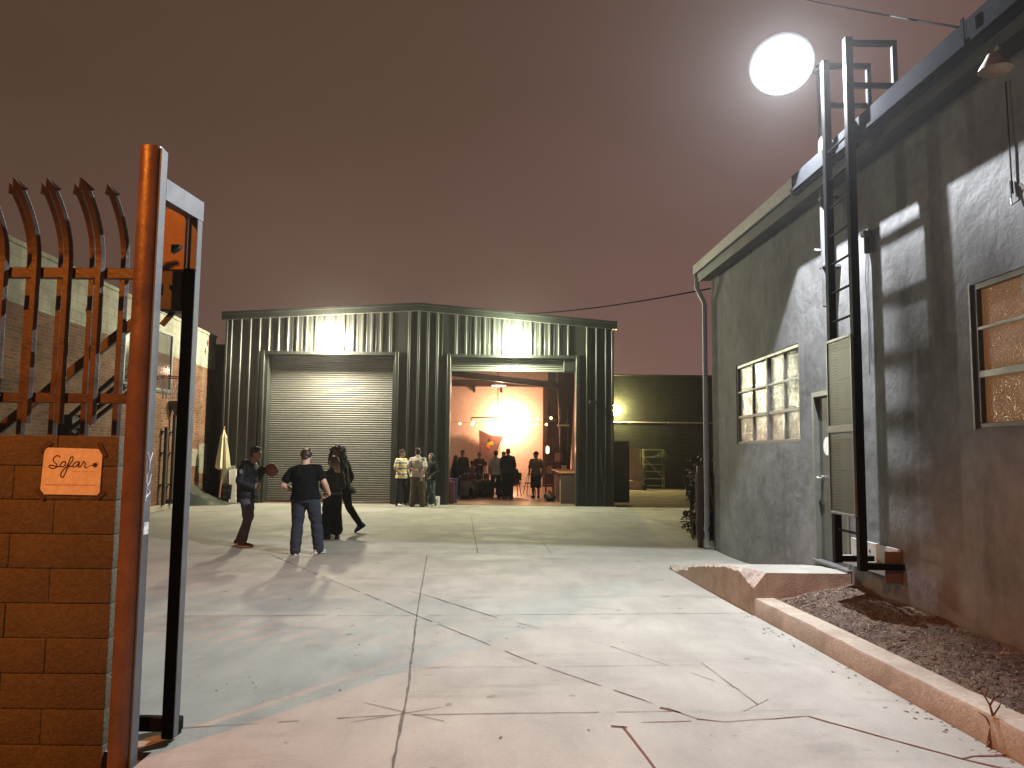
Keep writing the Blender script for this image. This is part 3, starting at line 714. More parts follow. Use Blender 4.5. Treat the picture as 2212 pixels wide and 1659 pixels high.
# channel bolted low on the wall, and junction box with wire high on the wall
CH = MB(); CH.box((3.715, 7.52, .66), (3.748, 8.55, .86), .004); CH.box((3.60, 7.52, .655), (3.714, 8.55, .675), .004); CH.box((3.60, 7.52, .60), (3.614, 8.55, .654), .003)
ch = CH.build('steel_channel', surf('grey channel', (.32, .31, .30), .6, sc=5)); tag(ch, 'grey steel channel with bolt holes fixed low on the stucco wall behind the ladder foot', 'bracket')
for y in (7.75, 8.1): mb = MB(); mb.cyl((3.7145, y, .77), (3.708, y, .77), .016); mb.build('bolt', K['black'], ch)
mb = MB(); mb.box((3.58, 7.50, .54), (3.745, 7.515, .84), .004); mb.build('end_plate', K['brown_paint'], ch)
JB = thing('wall_lamp', (3.74, 5.4, 4.75), 'unlit round barn lamp on a pale arm high on the stucco wall under the gutter', 'lamp')
mb = MB(); mb.lathe((3.50, 5.41, 4.56), [(.02, .13), (.05, .12), (.07, .08), (.10, .03), (.115, 0), (.108, 0), (.10, .03), (.06, .07)], 28, cap=False); mb.build('shade', surf('pale enamel', (.33, .28, .22), .4, sc=3), JB, smooth=True)
mb = MB(); mb.tube([(3.74, 5.12, 4.80), (3.64, 5.16, 4.84), (3.54, 5.32, 4.82), (3.50, 5.41, 4.68)], .016); mb.cyl((3.745, 5.12, 4.80), (3.72, 5.12, 4.80), .05); mb.build('arm', K['fascia'], JB, smooth=True)
WR = MB(); WR.tube([(3.735, 5.66, 4.6), (3.733, 5.65, 4.2), (3.735, 5.645, 3.8), (3.72, 5.64, 3.68), (3.70, 5.60, 3.62), (3.71, 5.54, 3.63), (3.72, 5.50, 3.70), (3.735, 5.47, 3.74), (3.72, 5.42, 3.66)], .006, 6)
WR.tube([(3.735, 5.65, 3.82), (3.733, 5.645, 3.72)], .013, 6); WR.tube([(3.72, 5.53, 3.75), (3.72, 5.46, 3.68)], .011, 6)
tag(WR.build('hanging_wire', K['black']), 'loose black wire hanging down the stucco wall below the round lamp', 'wire')
CL = thing('door_closer', (3.74, 8.0, 4.05), 'small square fixture with thin wires on the wall behind the ladder', 'fixture')
mb = MB(); mb.box((3.66, 7.90, 4.04), (3.745, 8.0, 4.10), .01); mb.box((3.68, 7.93, 3.86), (3.74, 7.97, 4.038), .01); mb.build('housing', K['galv'], CL)
mb = MB(); mb.tube([(3.74, 8.02, 4.1), (3.735, 8.06, 3.6), (3.74, 8.03, 3.1), (3.735, 8.04, 2.6)], .005, 6); mb.tube([(3.74, 7.99, 3.9), (3.735, 8.0, 3.3), (3.738, 7.98, 2.7)], .004, 6); mb.build('cable', K['galv'], CL)
CL.name = 'wall_fixture'

# ------------------------------------------------------------------ roof ladder
LD = thing('roof_ladder', (3.35, 7.75, .66), 'black steel wall ladder with roof hoops and a perforated guard panel', 'ladder')
for y in (8.03, 7.47):
    mb = MB()
    mb.box((3.312, y - .04, .66), (3.388, y + .04, 5.95 + (.05 if y > 8 else 0)), .006)
    mb.box((3.381, y - .025, .67), (3.745, y + .025, .73), .006)
    zt = 5.98 if y > 8 else 5.93
    mb.box((3.381, y - .025, zt - .06), (3.84, y + .025, zt - .005), .006); mb.box((3.79, y - .025, 5.22), (3.84, y + .025, zt - .062), .006); mb.box((3.381, y - .022, zt - .50), (3.789, y + .022, zt - .45), .005)
    mb.box((3.381, y - .022, 4.82), (3.42, y + .022, 4.86))
    mb.build('rail', K['black_gloss'], LD)
z = 1.0; r0_ = None
while z < 5.2:
    if r0_ is None: mb = MB(); mb.cyl((0, -.25, 0), (0, .25, 0), .0125, n=10); r0_ = q_ = mb.build('rung', K['black_gloss'], LD, local=True)
    else: q_ = dup(r0_, LD)
    q_.location = (0, 0, z - .66); z += .305
def perf():
    m, nt, p = nodes('perforated sheet'); L = nt.links.new
    tc = N(nt, 'ShaderNodeTexCoord'); s = N(nt, 'ShaderNodeSeparateXYZ'); L(tc.outputs['Object'], s.inputs[0])
    def fr(o, per):
        a = N(nt, 'ShaderNodeMath', operation='DIVIDE'); L(o, a.inputs[0]); a.inputs[1].default_value = per
        b = N(nt, 'ShaderNodeMath', operation='FRACT'); L(a.outputs[0], b.inputs[0])
        c = N(nt, 'ShaderNodeMath', operation='SUBTRACT'); L(b.outputs[0], c.inputs[0]); c.inputs[1].default_value = .5
        d = N(nt, 'ShaderNodeMath', operation='POWER'); L(c.outputs[0], d.inputs[0]); d.inputs[1].default_value = 2; return d.outputs[0]
    a = N(nt, 'ShaderNodeMath', operation='ADD'); L(fr(s.outputs['Y'], .022), a.inputs[0]); L(fr(s.outputs['Z'], .030), a.inputs[1])
    g = N(nt, 'ShaderNodeMath', operation='GREATER_THAN'); L(a.outputs[0], g.inputs[0]); g.inputs[1].default_value = .095
    p.inputs['Base Color'].default_value = rgb((.055, .06, .048)); p.inputs['Roughness'].default_value = .5; p.inputs['Metallic'].default_value = .3
    L(g.outputs[0], p.inputs['Alpha'])
    return m
mb = MB(); mb.box((3.275, 7.425, 1.19), (3.279, 7.965, 2.90)); gp = mb.build('guard_panel', perf(), LD)
mb = MB()
mb.box((3.265, 7.967, 1.17), (3.29, 7.990, 2.93), .003); mb.box((3.265, 7.400, 1.17), (3.29, 7.423, 2.93), .003); mb.box((3.265, 7.425, 2.902), (3.29, 7.965, 2.93), .003); mb.box((3.265, 7.425, 1.165), (3.29, 7.965, 1.188), .003)
mb.box((3.258, 7.380, 1.98), (3.2645, 7.995, 2.05), .003)
mb.build('panel_frame', K['frame'], gp)

# ------------------------------------------------------------------ mast and floodlight
FP = V((2.97, 8.28, 6.09)); FN = V((-.14, -.643, -.766)).normalized()
FL = thing('floodlight', (3.6, 8.75, 3.45), 'big lit white floodlight on a grey mast rising through the stucco building eave', 'floodlight')
mb = MB(); mb.tube([(3.60, 8.75, 3.45), (3.60, 8.75, 6.30)], .05, 14); mb.cyl((3.60, 8.75, 6.30), (3.60, 8.75, 6.33), .06)
for z in (3.9, 4.7): mb.box((3.55, 8.68, z), (3.749, 8.82, z + .035), .004)
mb.tube([(3.55, 8.75, 4.1), (3.50, 8.80, 4.12)], .02)
mb.build('mast', K['galv'], FL, smooth=True)
mb = MB(); mb.tube([(3.60, 8.75, 6.22), (3.35, 8.62, 6.24), (3.07, 8.45, 6.22)], .028, 10); mb.build('arm', K['galv'], FL, smooth=True)
mb = MB(); mb.lathe(FP - FN * .02, [(.10, -.22), (.16, -.20), (.26, -.12), (.33, -.02), (.345, .0), (.345, .03), (.332, .03)], 32, FN); hd = mb.build('lamp_head', K['galv'], FL, smooth=True)
mb = MB(); mb.lathe(FP - FN * .02, [(.352, .025), (.345, .05), (.25, .078), (.12, .088), (.02, .092)], 32, FN); lens_m, lt, lp = nodes('flood lens'); LL = lt.links.new            # emission painted to fade at the rim, softening the bowl's edge like glare
tcl = N(lt, 'ShaderNodeTexCoord'); vs = N(lt, 'ShaderNodeVectorMath', operation='DISTANCE'); LL(tcl.outputs['Object'], vs.inputs[0]); vs.inputs[1].default_value = tuple(FP + FN * .05 - wloc(FL))
mr_ = N(lt, 'ShaderNodeMapRange'); LL(vs.outputs['Value'], mr_.inputs[0]); mr_.inputs[1].default_value = .352; mr_.inputs[2].default_value = .0
pw = N(lt, 'ShaderNodeMath', operation='POWER'); LL(mr_.outputs[0], pw.inputs[0]); pw.inputs[1].default_value = 1.8
ms = N(lt, 'ShaderNodeMath', operation='MULTIPLY_ADD'); LL(pw.outputs[0], ms.inputs[0]); ms.inputs[1].default_value = 110; ms.inputs[2].default_value = .30
lp.inputs['Base Color'].default_value = rgb((.1, .1, .1)); lp.inputs['Emission Color'].default_value = rgb((.93, .95, 1.0)); LL(ms.outputs[0], lp.inputs['Emission Strength'])
mb.build('lens', lens_m, hd, smooth=True)
fl = lamp('flood_lamp', 'SPOT', FP + FN * .12, 3700, (.93, .96, 1.0), FL, .02, spot_size=radians(176), spot_blend=.05); aim(fl, V((-.1, -.64, -.762)))
LP = FP + FN * .12
mb = MB(); mb.box((LP.x + .006, LP.y - .15, LP.z - .153), (LP.x + .05, LP.y - .03, LP.z - .15)); mb.bar((LP.x + .045, LP.y - .04, LP.z - .1515), (FP.x + .22, FP.y + .02, FP.z - .05), .008, .004); mb.build('added_shade_plate', K['fascia'], hd)  # small plate added to keep the lamp off the bed and near wall

# ------------------------------------------------------------------ wall lamps on the warehouse and in the side lot
def wall_pack(x, y, z, label, power, col, w_=.56, h_=.44, es=160):
    t = thing('wall_light', (x, y, z), label, 'wall light', 'wall pack lights over the doors' if y < 30 else None)
    mb = MB(); mb.box((x - w_ * .33, y - .035, z - h_ * .33), (x + w_ * .33, y, z + h_ * .33), .012); mb.build('housing', K['black'], t)
    mb = MB(); mb.ball((x, y - .03, z), (w_ * .5, .07, h_ * .5), 24, 14); mb.build('lens', glow('lens ' + label[:12], col, es), t, smooth=True)
    l = lamp('wall_light_lamp', 'POINT', (x, y - .30, z), power, col, t, .14)
    return t
wall_pack(-6.02, WY - .04, 5.38, 'lit warm white wall light above the closed roller door', 2400, (1.0, .91, .66))
wall_pack(.06, WY - .04, 5.36, 'lit greenish wall light above the open roller door', 1600, (.94, 1.0, .66), .48, .40)
wall_pack(5.33, 39.56, 3.95, 'lit yellow wall light on the dark green building in the side lot', 950, (1.0, .78, .30), .6, .54)

# ------------------------------------------------------------------ sodium street lamp out on the street, behind the viewer to the left
SL = thing('street_lamp', (-7.0, -2.6, -.16), 'tall street lamp with an orange sodium head out on the street', 'street lamp')
mb = MB(); mb.tube([(-7.0, -2.6, -.16), (-7.0, -2.6, 6.7), (-6.9, -2.45, 7.2), (-6.45, -1.85, 7.4)], [.09, .07, .05, .04], 12); mb.lathe((-7.0, -2.6, -.16), [(.16, 0), (.16, .3), (.1, .4)], 16); mb.build('pole', K['galv'], SL, smooth=True)
mb = MB(); mb.cap_((-6.45, -1.85, 7.4), .10, (-6.15, -1.5, 7.4), .15, 14, .6); hd2 = mb.build('lamp_head', K['galv'], SL, smooth=True)
mb = MB(); mb.ball((-6.25, -1.6, 7.31), (.14, .14, .06)); mb.build('lens', glow('sodium lens', (1, .42, .06), 40), hd2, smooth=True)
lamp('sodium_lamp', 'SPOT', (-6.25, -1.6, 7.2), 4700, (1.0, .245, .022), SL, .12, spot_size=radians(138), spot_blend=.15)

# ------------------------------------------------------------------ block wall at the gate, with fence, post and gate
K['wall_paint'] = surf('brown painted block', (.085, .072, .044), .75, sc=2.5, var=.2, bump=.7, bsc=55, fine=.2)
WX0, WX1, WF, WB = -7.2, -2.335, 4.62, 4.86
BW = MB(); rb = random.Random(9)
BW.box((WX0 + .004, WF + .008, -.16), (WX1 - .006, WB - .008, 1.80))
zt = 1.82; course = 0; z1 = zt
while z1 > -.14:
    z0 = z1 - (.18 if course == 0 else .2); z0 = max(z0, -.16)
    x1 = WX1; first = True
    off = .365 if course % 2 == 0 else .615
    while x1 > WX0 + .02:
        x0 = max(WX0, x1 - (off if first else .405)); first = False
        d = rb.uniform(-.0025, .0025)
        BW.box((x0 + .0008, WF + d, z0 + .0008), (x1 - .0008, WB + d, z1 - .0008), .008, seg=2)
        x1 = x0
    z1 = z0; course += 1
bw = BW.build('block_wall', K['wall_paint'], smooth=True, ang=60)
tag(bw, 'brown painted concrete block wall beside the gate carrying a taped paper sign', 'wall')

def picket(mb, x, y, z0, zb, zt, w_=.056, lean=.19):
    """pale with a curved top and a spear point"""
    P = [(y, z0), (y, (z0 + zb) / 2), (y, zb)]
    for k in range(1, 9):
        t = k / 8; P.append((y - lean * t ** 2.2, zb + (zt - .05 - zb) * t))
    yl, zl = P[-1]; dy, dz = P[-1][0] - P[-2][0], P[-1][1] - P[-2][1]; q = sqrt(dy * dy + dz * dz); dy, dz = dy / q, dz / q
    P2 = P + [(yl + dy * .012, zl + dz * .012), (yl + dy * .075, zl + dz * .075)]
    W_ = [w_ / 2] * len(P) + [w_ * .86, .002]
    rows = []
    for (yy, zz), ww in zip(P2, W_):
        rows.append([mb.bm.verts.new(v) for v in ((x - ww, yy + .008, zz), (x - ww * .55, yy - .012, zz), (x + ww * .55, yy - .012, zz), (x + ww, yy + .008, zz), (x + ww, yy + .014, zz), (x - ww, yy + .014, zz))])
    mb.skin(rows)
K['picket'] = surf('black brown picket paint', (.055, .038, .028), .42, sc=6, var=.3, bump=.2, bsc=40)
FN_ = thing('picket_fence', (-4.7, WF, 1.85), 'spiked curved steel picket fence panel standing over the block wall', 'fence')
x = -2.505; k = 0
px = []
while x > -6.9: px.append(x); x -= .1935
p0 = None
for x in px:
    if p0 is None:
        mb = MB(); picket(mb, 0, 0, 1.89, 2.86, 3.30); p0 = mb.build('picket', K['picket'], FN_, local=True); p0.location = (x + 4.7, -.02, -1.85); 
    else:
        c = dup(p0, FN_); c.location = (x + 4.7, -.02, -1.85)
mb = MB(); mb.box((-7.1, WF + .006, 2.775), (-2.245, WF + .05, 2.84), .004); mb.build('rail', K['picket'], FN_)
mb = MB(); mb.box((-7.1, WF + .006, 2.015), (-2.245, WF + .05, 2.075), .004); mb.build('rail', K['picket'], FN_)

GP = thing('gate_post', (-2.17, 4.55, 0), 'tall brown steel gate post with a grey side and welded guide frame', 'gate post')
mb = MB(); r = []
for z in (-.16, 1.2, 2.4, 3.55):
    pts = []
    for k in range(9):
        a = pi + pi * k / 8; pts.append((-2.178 + .062 * cos(a), 4.49 + .035 * sin(a), z))
    pts += [(-2.116, 4.56, z), (-2.24, 4.56, z)]
    r.append([mb.bm.verts.new(p) for p in pts])
mb.skin(r); mb.build('post', K['brown_paint'], GP, smooth=True, ang=35)
mb = MB(); mb.box((-2.115, 4.478, -.16), (-2.105, 4.562, 3.54), .002); mb.build('side_plate', K['galv'], GP)
mb = MB(); mb.prism([(-2.18, 4.564, 3.25), (-2.105, 4.564, 3.25), (-2.06, 5.02, 3.25), (-2.125, 5.02, 3.25)], (0, 0, .13)); mb.box((-2.122, 4.94, 0), (-2.062, 5.018, 3.248), .004); mb.build('guide_frame', K['galv'], GP)
mb = MB(); mb.box((-2.34, 4.90, 2.78), (-2.124, 4.935, 3.30), .003); mb.build('guide_plate', surf('orange brown plate', (.16, .09, .06), .5, sc=3), GP)
mb = MB(); mb.prism([(-2.104, 4.66, 2.95), (-2.06, 4.66, 2.98), (-2.05, 4.66, 3.0), (-2.104, 4.66, 3.0)], (0, .05, 0)); mb.build('stop', K['black'], GP)
# scratched letters on the post side: Y U P, and a small sticker
def letter(mb, strokes, yc, zc, hy, hz, r=.0050):
    for st in strokes: mb.tube([(-2.1035, yc - (u - .5) * hy * -1, zc + (v - .5) * hz) for u, v in st], r, 6)
mb = MB()
letter(mb, [[(0, 1), (.5, .45), (.5, 0)], [(1, 1), (.5, .45)]], 4.522, 1.675, .060, .10)
letter(mb, [[(.05, 1), (0, .35), (.3, 0), (.7, .35), (1, 1)]], 4.52, 1.565, .055, .07)
letter(mb, [[(0, 0), (.1, 1), (.95, .62), (.1, .3)]], 4.52, 1.485, .055, .08)
mb.build('scrawl', surf('chalk white', (.75, .73, .75), .8, sc=9), GP)
mb = MB(); mb.box((-2.1048, 4.49, 1.255), (-2.103, 4.55, 1.325)); mb.build('sticker', surf('worn sticker', (.5, .5, .5), .6, sc=40, var=.6), GP)

GT = thing('sliding_gate', (-4.5, 4.76, 0), 'black steel sliding gate rolled open behind the block wall', 'gate')
mb = MB(); mb.box((-2.055, 4.735, .035), (-1.985, 4.80, 2.87), .008)
mb.box((-7.1, 4.875, .04), (-2.057, 4.935, .13), .008) if False else mb.box((-7.1, 4.87, .03), (-2.00, 4.93, .115), .008)
mb.box((-2.055, 4.802, .03), (-1.985, 4.868, .115), .004)
mb.box((-7.1, 4.87, 2.835), (-2.06, 4.915, 2.895), .004)
mb.build('frame', K['black_gloss'], GT)
mb = MB(); mb.box((-1.9845, 4.736, .04), (-1.978, 4.80, 2.86), .002); mb.build('edge_plate', K['galv'], GT)
mb = MB(); mb.bar((-3.6, 4.895, 1.55), (-2.2, 4.895, 2.74), .03, .06, .004); mb.build('brace', K['picket'], GT)
g0 = None; x = -2.49
while x > -6.9:
    if g0 is None:
        mb = MB(); picket(mb, 0, 0, .11, 2.93, 3.36); g0 = mb.build('picket', K['picket'], GT, local=True); c = g0
    else: c = dup(g0, GT)
    c.location = (x + 4.5, .105, 0); x -= .2
mb = MB(); mb.box((-2.20, 4.74, 2.60), (-2.057, 4.86, 2.86), .01); mb.bar((-2.2, 4.80, 2.52), (-2.04, 4.80, 2.72), .02, .03); mb.cyl((-2.13, 4.735, 2.75), (-2.13, 4.725, 2.75), .012); mb.build('roller_bracket', K['black'], GT)

# paper sign
K['paper'] = surf('laminated paper', (.66, .63, .56), .22, sc=2, var=.03, bump=.15, bsc=9)
K['ink'] = surf('dark ink', (.03, .012, .012), .6, sc=5)
PS = thing('paper_sign', (-2.605, WF - .006, 1.61), 'orange lit paper sign with looping handwritten Sofar lettering taped to the block wall', 'sign')
def pp(cx, cy, off=.0):
    v = (cy - 250) / 1000.0; u = (cx - (482 - 42 * v)) / 1320.0
    return (-2.781 + u * .352, WF - .0085 - off, 1.747 - v * .277)
mb = MB(); pts = [(505, 330), (560, 262), (600, 245), (1700, 265), (1730, 285), (1800, 400), (1800, 440), (1755, 1180), (1700, 1250), (520, 1240), (445, 1150), (440, 1110)]
mb.prism([pp(a, b) for a, b in pts], (0, .0015, 0)); mb.build('sheet', K['paper'], PS)
mb = MB()
S_strokes = [
    ([(860, 460), (845, 430), (810, 415), (765, 425), (725, 460), (705, 505), (725, 545), (765, 575), (800, 615), (800, 650), (765, 680), (715, 692), (660, 685), (620, 660), (620, 635), (650, 620), (700, 625), (760, 645), (820, 652), (865, 640)], 13),
    ([(975, 540), (930, 545), (890, 575), (870, 620), (880, 655), (915, 660), (955, 635), (985, 590), (990, 555), (975, 540)], 13), ([(975, 640), (1020, 620), (1060, 560)], 8),
    ([(1030, 640), (1060, 540), (1095, 455), (1135, 428), (1155, 455), (1140, 520), (1095, 580), (1050, 640), (1010, 725), (980, 800), (945, 865), (910, 882), (882, 860), (886, 800), (925, 730), (985, 670), (1060, 645), (1120, 645), (1150, 630)], 13),
    ([(1300, 548), (1240, 540), (1185, 570), (1148, 620), (1152, 658), (1200, 655), (1255, 605), (1300, 548), (1285, 600), (1268, 645), (1290, 665), (1335, 635)], 13),
    ([(1335, 635), (1370, 580), (1388, 520), (1400, 560), (1442, 578), (1420, 620), (1405, 655), (1425, 672), (1470, 660)], 12), ([(1470, 660), (1530, 630), (1600, 605)], 7),
    ([(1670, 590), (1735, 578)], 6), ([(1655, 575), (1695, 548)], 6), ([(1660, 625), (1715, 612)], 5)]
def smoothp(P, it=2):
    for _ in range(it):
        Q = [P[0]]
        for a, b in zip(P, P[1:]): Q += [(a[0] * .75 + b[0] * .25, a[1] * .75 + b[1] * .25), (a[0] * .25 + b[0] * .75, a[1] * .25 + b[1] * .75)]
        P = Q + [P[-1]]
    return P
for st, wd in S_strokes: mb.tube([pp(a, b, .0) for a, b in smoothp(st)], wd * .000265, 6)
c = V(pp(1640, 610)); mb.cyl(c, c + V((0, -.0025, 0)), .0135, n=20)
mb.build('lettering', K['ink'], PS)
mb = MB(); rs = random.Random(4)
def smallprint(x0, x1, y, h, gap):
    x = x0
    while x < x1:
        wd = rs.uniform(60, 170)
        if x + wd > x1: wd = x1 - x
        xx = x
        while xx < x + wd:
            q = rs.uniform(5, 12); k = rs.uniform(.55, 1)
            mb.prism([pp(xx, y - h * k, .0003), pp(xx + q, y - h * k, .0003), pp(xx + q, y + h, .0003), pp(xx, y + h, .0003)], (0, .0004, 0)); xx += q + rs.uniform(3, 6)
        x += wd + gap
smallprint(1130, 1660, 752, 7, 22); smallprint(545, 1665, 1038, 12, 26)
mb.build('small_print', surf('faded ink', (.30, .14, .10), .6, sc=5), PS)
K['tape'] = surf('dark tape', (.05, .03, .028), .5, sc=9)
for (ax_, ay_), (bx_, by_) in (((400, 330), (660, 130)), ((1715, 130), (1870, 425)), ((340, 1150), (520, 1350)), ((1680, 1320), (1860, 1165))):
    a, b = V(pp(ax_, ay_, .0012)), V(pp(bx_, by_, .0012)); d = (b - a).normalized(); s = V((-d.z, 0, d.x)) * .0125
    mb = MB(); mb.prism([a - s, b - s, b + s, a + s], (0, .001, 0)); mb.build('tape', K['tape'], PS)
# ------------------------------------------------------------------ basketball hoop
BH = thing('basketball_hoop', (-8.0, 14.1, 0), 'basketball hoop with white framed clear backboard and red rim on a dark arm', 'basketball hoop')
mb = MB(); mb.box((-8.15, 14.02, 0), (-7.99, 14.18, 2.25), .01); mb.box((-8.35, 13.75, 0), (-7.8, 14.45, .06), .01); mb.build('post', K['black'], BH)
mb = MB(); mb.box((-8.2, 13.96, 1.95), (-7.94, 14.24, 2.34), .02); mb.build('pivot_box', K['black'], BH)
mb = MB()
for y in (13.93, 14.27):
    mb.bar((-8.05, y, 2.22), (-6.75, y, 3.42), .05, .07); mb.bar((-8.05, y, 1.98), (-6.75, y, 3.06), .05, .07)
mb.bar((-7.55, 13.95, 2.55), (-7.55, 14.25, 2.55), .04, .04); mb.bar((-7.1, 13.95, 3.0), (-7.1, 14.25, 3.0), .04, .04); mb.cyl((-8.0, 14.1, 1.9), (-7.2, 14.1, 2.62), .03)
mb.box((-6.76, 13.7, 3.0), (-6.70, 14.5, 3.5), .01)
mb.build('arm', K['black'], BH)
m, nt_, p_ = nodes('clear backboard'); p_.inputs['Base Color'].default_value = rgb((.22, .22, .21)); p_.inputs['Roughness'].default_value = .08; p_.inputs['Alpha'].default_value = .42
K['acrylic'] = m
K['white'] = surf('white paint', (.66, .66, .62), .5, sc=5, var=.12)
mb = MB(); mb.box((-6.675, 13.20, 2.89), (-6.66, 15.0, 3.93)); bd = mb.build('backboard', K['acrylic'], BH)
mb = MB()
for a, b in (((-6.69, 13.17, 3.935), (-6.645, 15.03, 3.985)), ((-6.69, 13.17, 2.84), (-6.645, 15.03, 2.885)), ((-6.69, 13.15, 2.89), (-6.645, 13.197, 3.93)), ((-6.69, 15.003, 2.89), (-6.645, 15.05, 3.93)),
             ((-6.657, 13.80, 3.50), (-6.652, 14.40, 3.55)), ((-6.657, 13.80, 3.10), (-6.652, 13.85, 3.497)), ((-6.657, 14.35, 3.10), (-6.652, 14.40, 3.497))): mb.box(a, b)
mb.build('board_frame', K['white'], bd)
mb = MB(); mb.box((-6.69, 13.17, 2.79), (-6.63, 15.03, 2.838), .01); mb.build('board_padding', K['black'], bd)
mb = MB(); mb.tube([(-6.25 + .23 * cos(2 * pi * k / 28), 14.1 + .23 * sin(2 * pi * k / 28), 3.05) for k in range(29)], .011, 8); mb.box((-6.645, 13.98, 2.98), (-6.63, 14.22, 3.1)); mb.box((-6.63, 14.04, 3.03), (-6.47, 14.16, 3.055)); mb.tube([(-6.63, 14.0, 3.0), (-6.46, 14.02, 3.045)], .01); mb.tube([(-6.63, 14.2, 3.0), (-6.46, 14.18, 3.045)], .01)
rim = mb.build('rim', surf('red rim paint', (.42, .06, .04), .5, sc=6), BH, smooth=True)
mb = MB()
for k in range(12):
    a = 2 * pi * k / 12
    for s in (-1, 1):
        mb.tube([(-6.25 + r * cos(a + s * t * .5), 14.1 + r * sin(a + s * t * .5), 3.05 - z) for t, r, z in ((0, .225, 0), (.35, .19, .1), (.7, .15, .22), (1.05, .125, .33), (1.2, .13, .40))], .004, 5)
mb.build('net', K['white'], rim)

# ------------------------------------------------------------------ things stored by the left corner of the warehouse
K['canvas'] = surf('cream canvas', (.60, .56, .40), .85, sc=4, var=.15)
K['wood'] = surf('orange brown wood', (.36, .17, .08), .5, sc=3, var=.25, stretch=(6, 6, .5))
UM = thing('patio_umbrella', (-9.3, 25.05, 0), 'closed cream patio umbrella on a wooden pole leaning by the warehouse corner', 'umbrella')
mb = MB(); rings = []; n = 32
for z, r in ((1.12, .19), (1.16, .2), (1.5, .165), (1.85, .12), (2.10, .085), (2.12, .10), (2.25, .05), (2.38, .018), (2.41, .012)):
    rings.append([mb.bm.verts.new((-9.3 + (r * (1 + (.28 if r > .06 else .1) * cos(8 * 2 * pi * k / n))) * cos(2 * pi * k / n) + .012 * (2.4 - z), 25.05 + r * (1 + .28 * cos(8 * 2 * pi * k / n)) * sin(2 * pi * k / n), z + (.03 * cos(8 * 2 * pi * k / n) if z < 1.14 else 0))) for k in range(n)])
mb.skin(rings); mb.build('canopy', K['canvas'], UM, smooth=True, ang=50)
mb = MB(); mb.tube([(-9.36, 25.02, .06), (-9.29, 25.05, 1.2)], .027, 12); mb.lathe((-9.3, 25.05, 2.40), [(.012, 0), (.03, .02), (.03, .05), (.01, .08)], 12); mb.build('pole', K['wood'], UM, smooth=True)
mb = MB(); mb.lathe((-9.36, 25.02, 0), [(.26, 0), (.26, .05), (.06, .08), (.05, .2)], 24); mb.build('base', K['black'], UM)
GBD = MB(); Mr = Matrix.Translation((-9.22, 25.33, .62)) @ Matrix.Rotation(radians(-8), 4, 'X')
GBD.box((-.20, -.015, 0), (.20, .015, .60), .005, Mr); tb = GBD.build('display_board', surf('grey board', (.30, .28, .25), .7, sc=4)); tag(tb, 'small grey board standing on a black case behind the closed umbrella', 'board')
CS = MB(); CS.box((-9.44, 25.12, 0), (-9.02, 25.5, .62), .03, seg=2); cs = CS.build('black_case', K['black']); tag(cs, 'black equipment case under the grey board by the warehouse corner', 'case')
mb = MB(); mb.box((-9.4, 25.105, .4), (-9.06, 25.119, .43)); mb.box((-9.29, 25.10, .18), (-9.17, 25.119, .24)); mb.build('latch', K['galv'], cs)
PL = MB(); Mr = Matrix.Translation((-8.93, 25.12, .02)) @ Matrix.Rotation(radians(-7), 4, 'Y') @ Matrix.Rotation(radians(-14), 4, 'X')
PL.box((-.10, -.02, 0), (.10, .02, 1.12), .008, Mr); PL.box((-.13, -.035, 0), (-.101, .03, 1.1), .006, Mr); pl = PL.build('white_plank', K['white']); tag(pl, 'white plank leaning on the warehouse wall beside the closed umbrella', 'plank')
WB = MB(); WB.tube([(-8.62, 25.3, .75), (-8.66, 25.28, .98), (-8.60, 25.28, 1.12)], .03); WB.box((-8.72, 25.2, 0), (-8.56, 25.4, .74), .02); tag(WB.build('spray_can_stand', K['white']), 'small white upright object standing behind the man with the ball', 'stand')
TP = MB(); rings = []
for k in range(13):
    t = k / 12; x = -10.0 + 1.1 * t; h_ = .46 * (1 - t) ** 1.6 + .03
    rings.append([TP.bm.verts.new(p) for p in ((x, 23.9 + .5 * t, .0), (x, 24.0 + .5 * t, h_ + .02 * sin(k * 2.1)), (x, 24.6, h_ * 1.25 + .03 * sin(k * 1.3 + 1)), (x, 25.2, h_ * .9), (x, 25.45, 0))])
TP.skin(rings); tag(TP.build('folded_tarp', surf('grey green tarp', (.04, .046, .036), .6, sc=3, var=.3, bump=.6, bsc=12), smooth=True), 'grey green tarp heaped against the foot of the brick wall', 'tarp')

# ------------------------------------------------------------------ side lot: racks, board, plants, hedge
def rack(name, x0, x1, y, label, brace):
    t = thing(name, (x0, y, 0), label, 'rack', 'pale metal racks against the dark green building')
    mb = MB()
    for x in (x0, x1):
        for yy in (y, y + .45): mb.box((x - .02, yy - .02, -.02), (x + .02, yy + .02, 1.96), .003)
    mb.build('uprights', K['rackm'], t)
    for k in range(6):
        z = .12 + k * .355; mb = MB()
        if k < 5:
            mb.box((x0 + .021, y - .018, z), (x1 - .021, y + .468, z + .045), .003)
        else: mb.box((x0 + .021, y - .018, 1.91), (x1 - .021, y + .018, 1.955), .003); mb.box((x0 + .021, y + .435, 1.91), (x1 - .021, y + .468, 1.955), .003)
        mb.build('shelf' if k < 5 else 'top_rail', K['rackm'], t)
    if brace: mb = MB(); mb.bar((x0 + .02, y - .035, 1.5), (x1 - .02, y - .035, .52), .012, .04); mb.build('brace', K['rackm'], t)
    return t
K['rackm'] = surf('pale green grey steel', (.42, .44, .36), .6, sc=5, var=.2)
rack('storage_rack', 6.66, 7.66, 38.95, 'pale six shelf steel rack with a diagonal brace and hanging green vine', True)
rack('storage_rack', 5.5, 6.48, 38.95, 'pale steel rack half hidden behind the leaning white board', False)
mb = MB(); Mr = Matrix.Translation((6.02, 38.2, .42)) @ Matrix.Rotation(radians(4), 4, 'Y') @ Matrix.Rotation(radians(-9), 4, 'X')
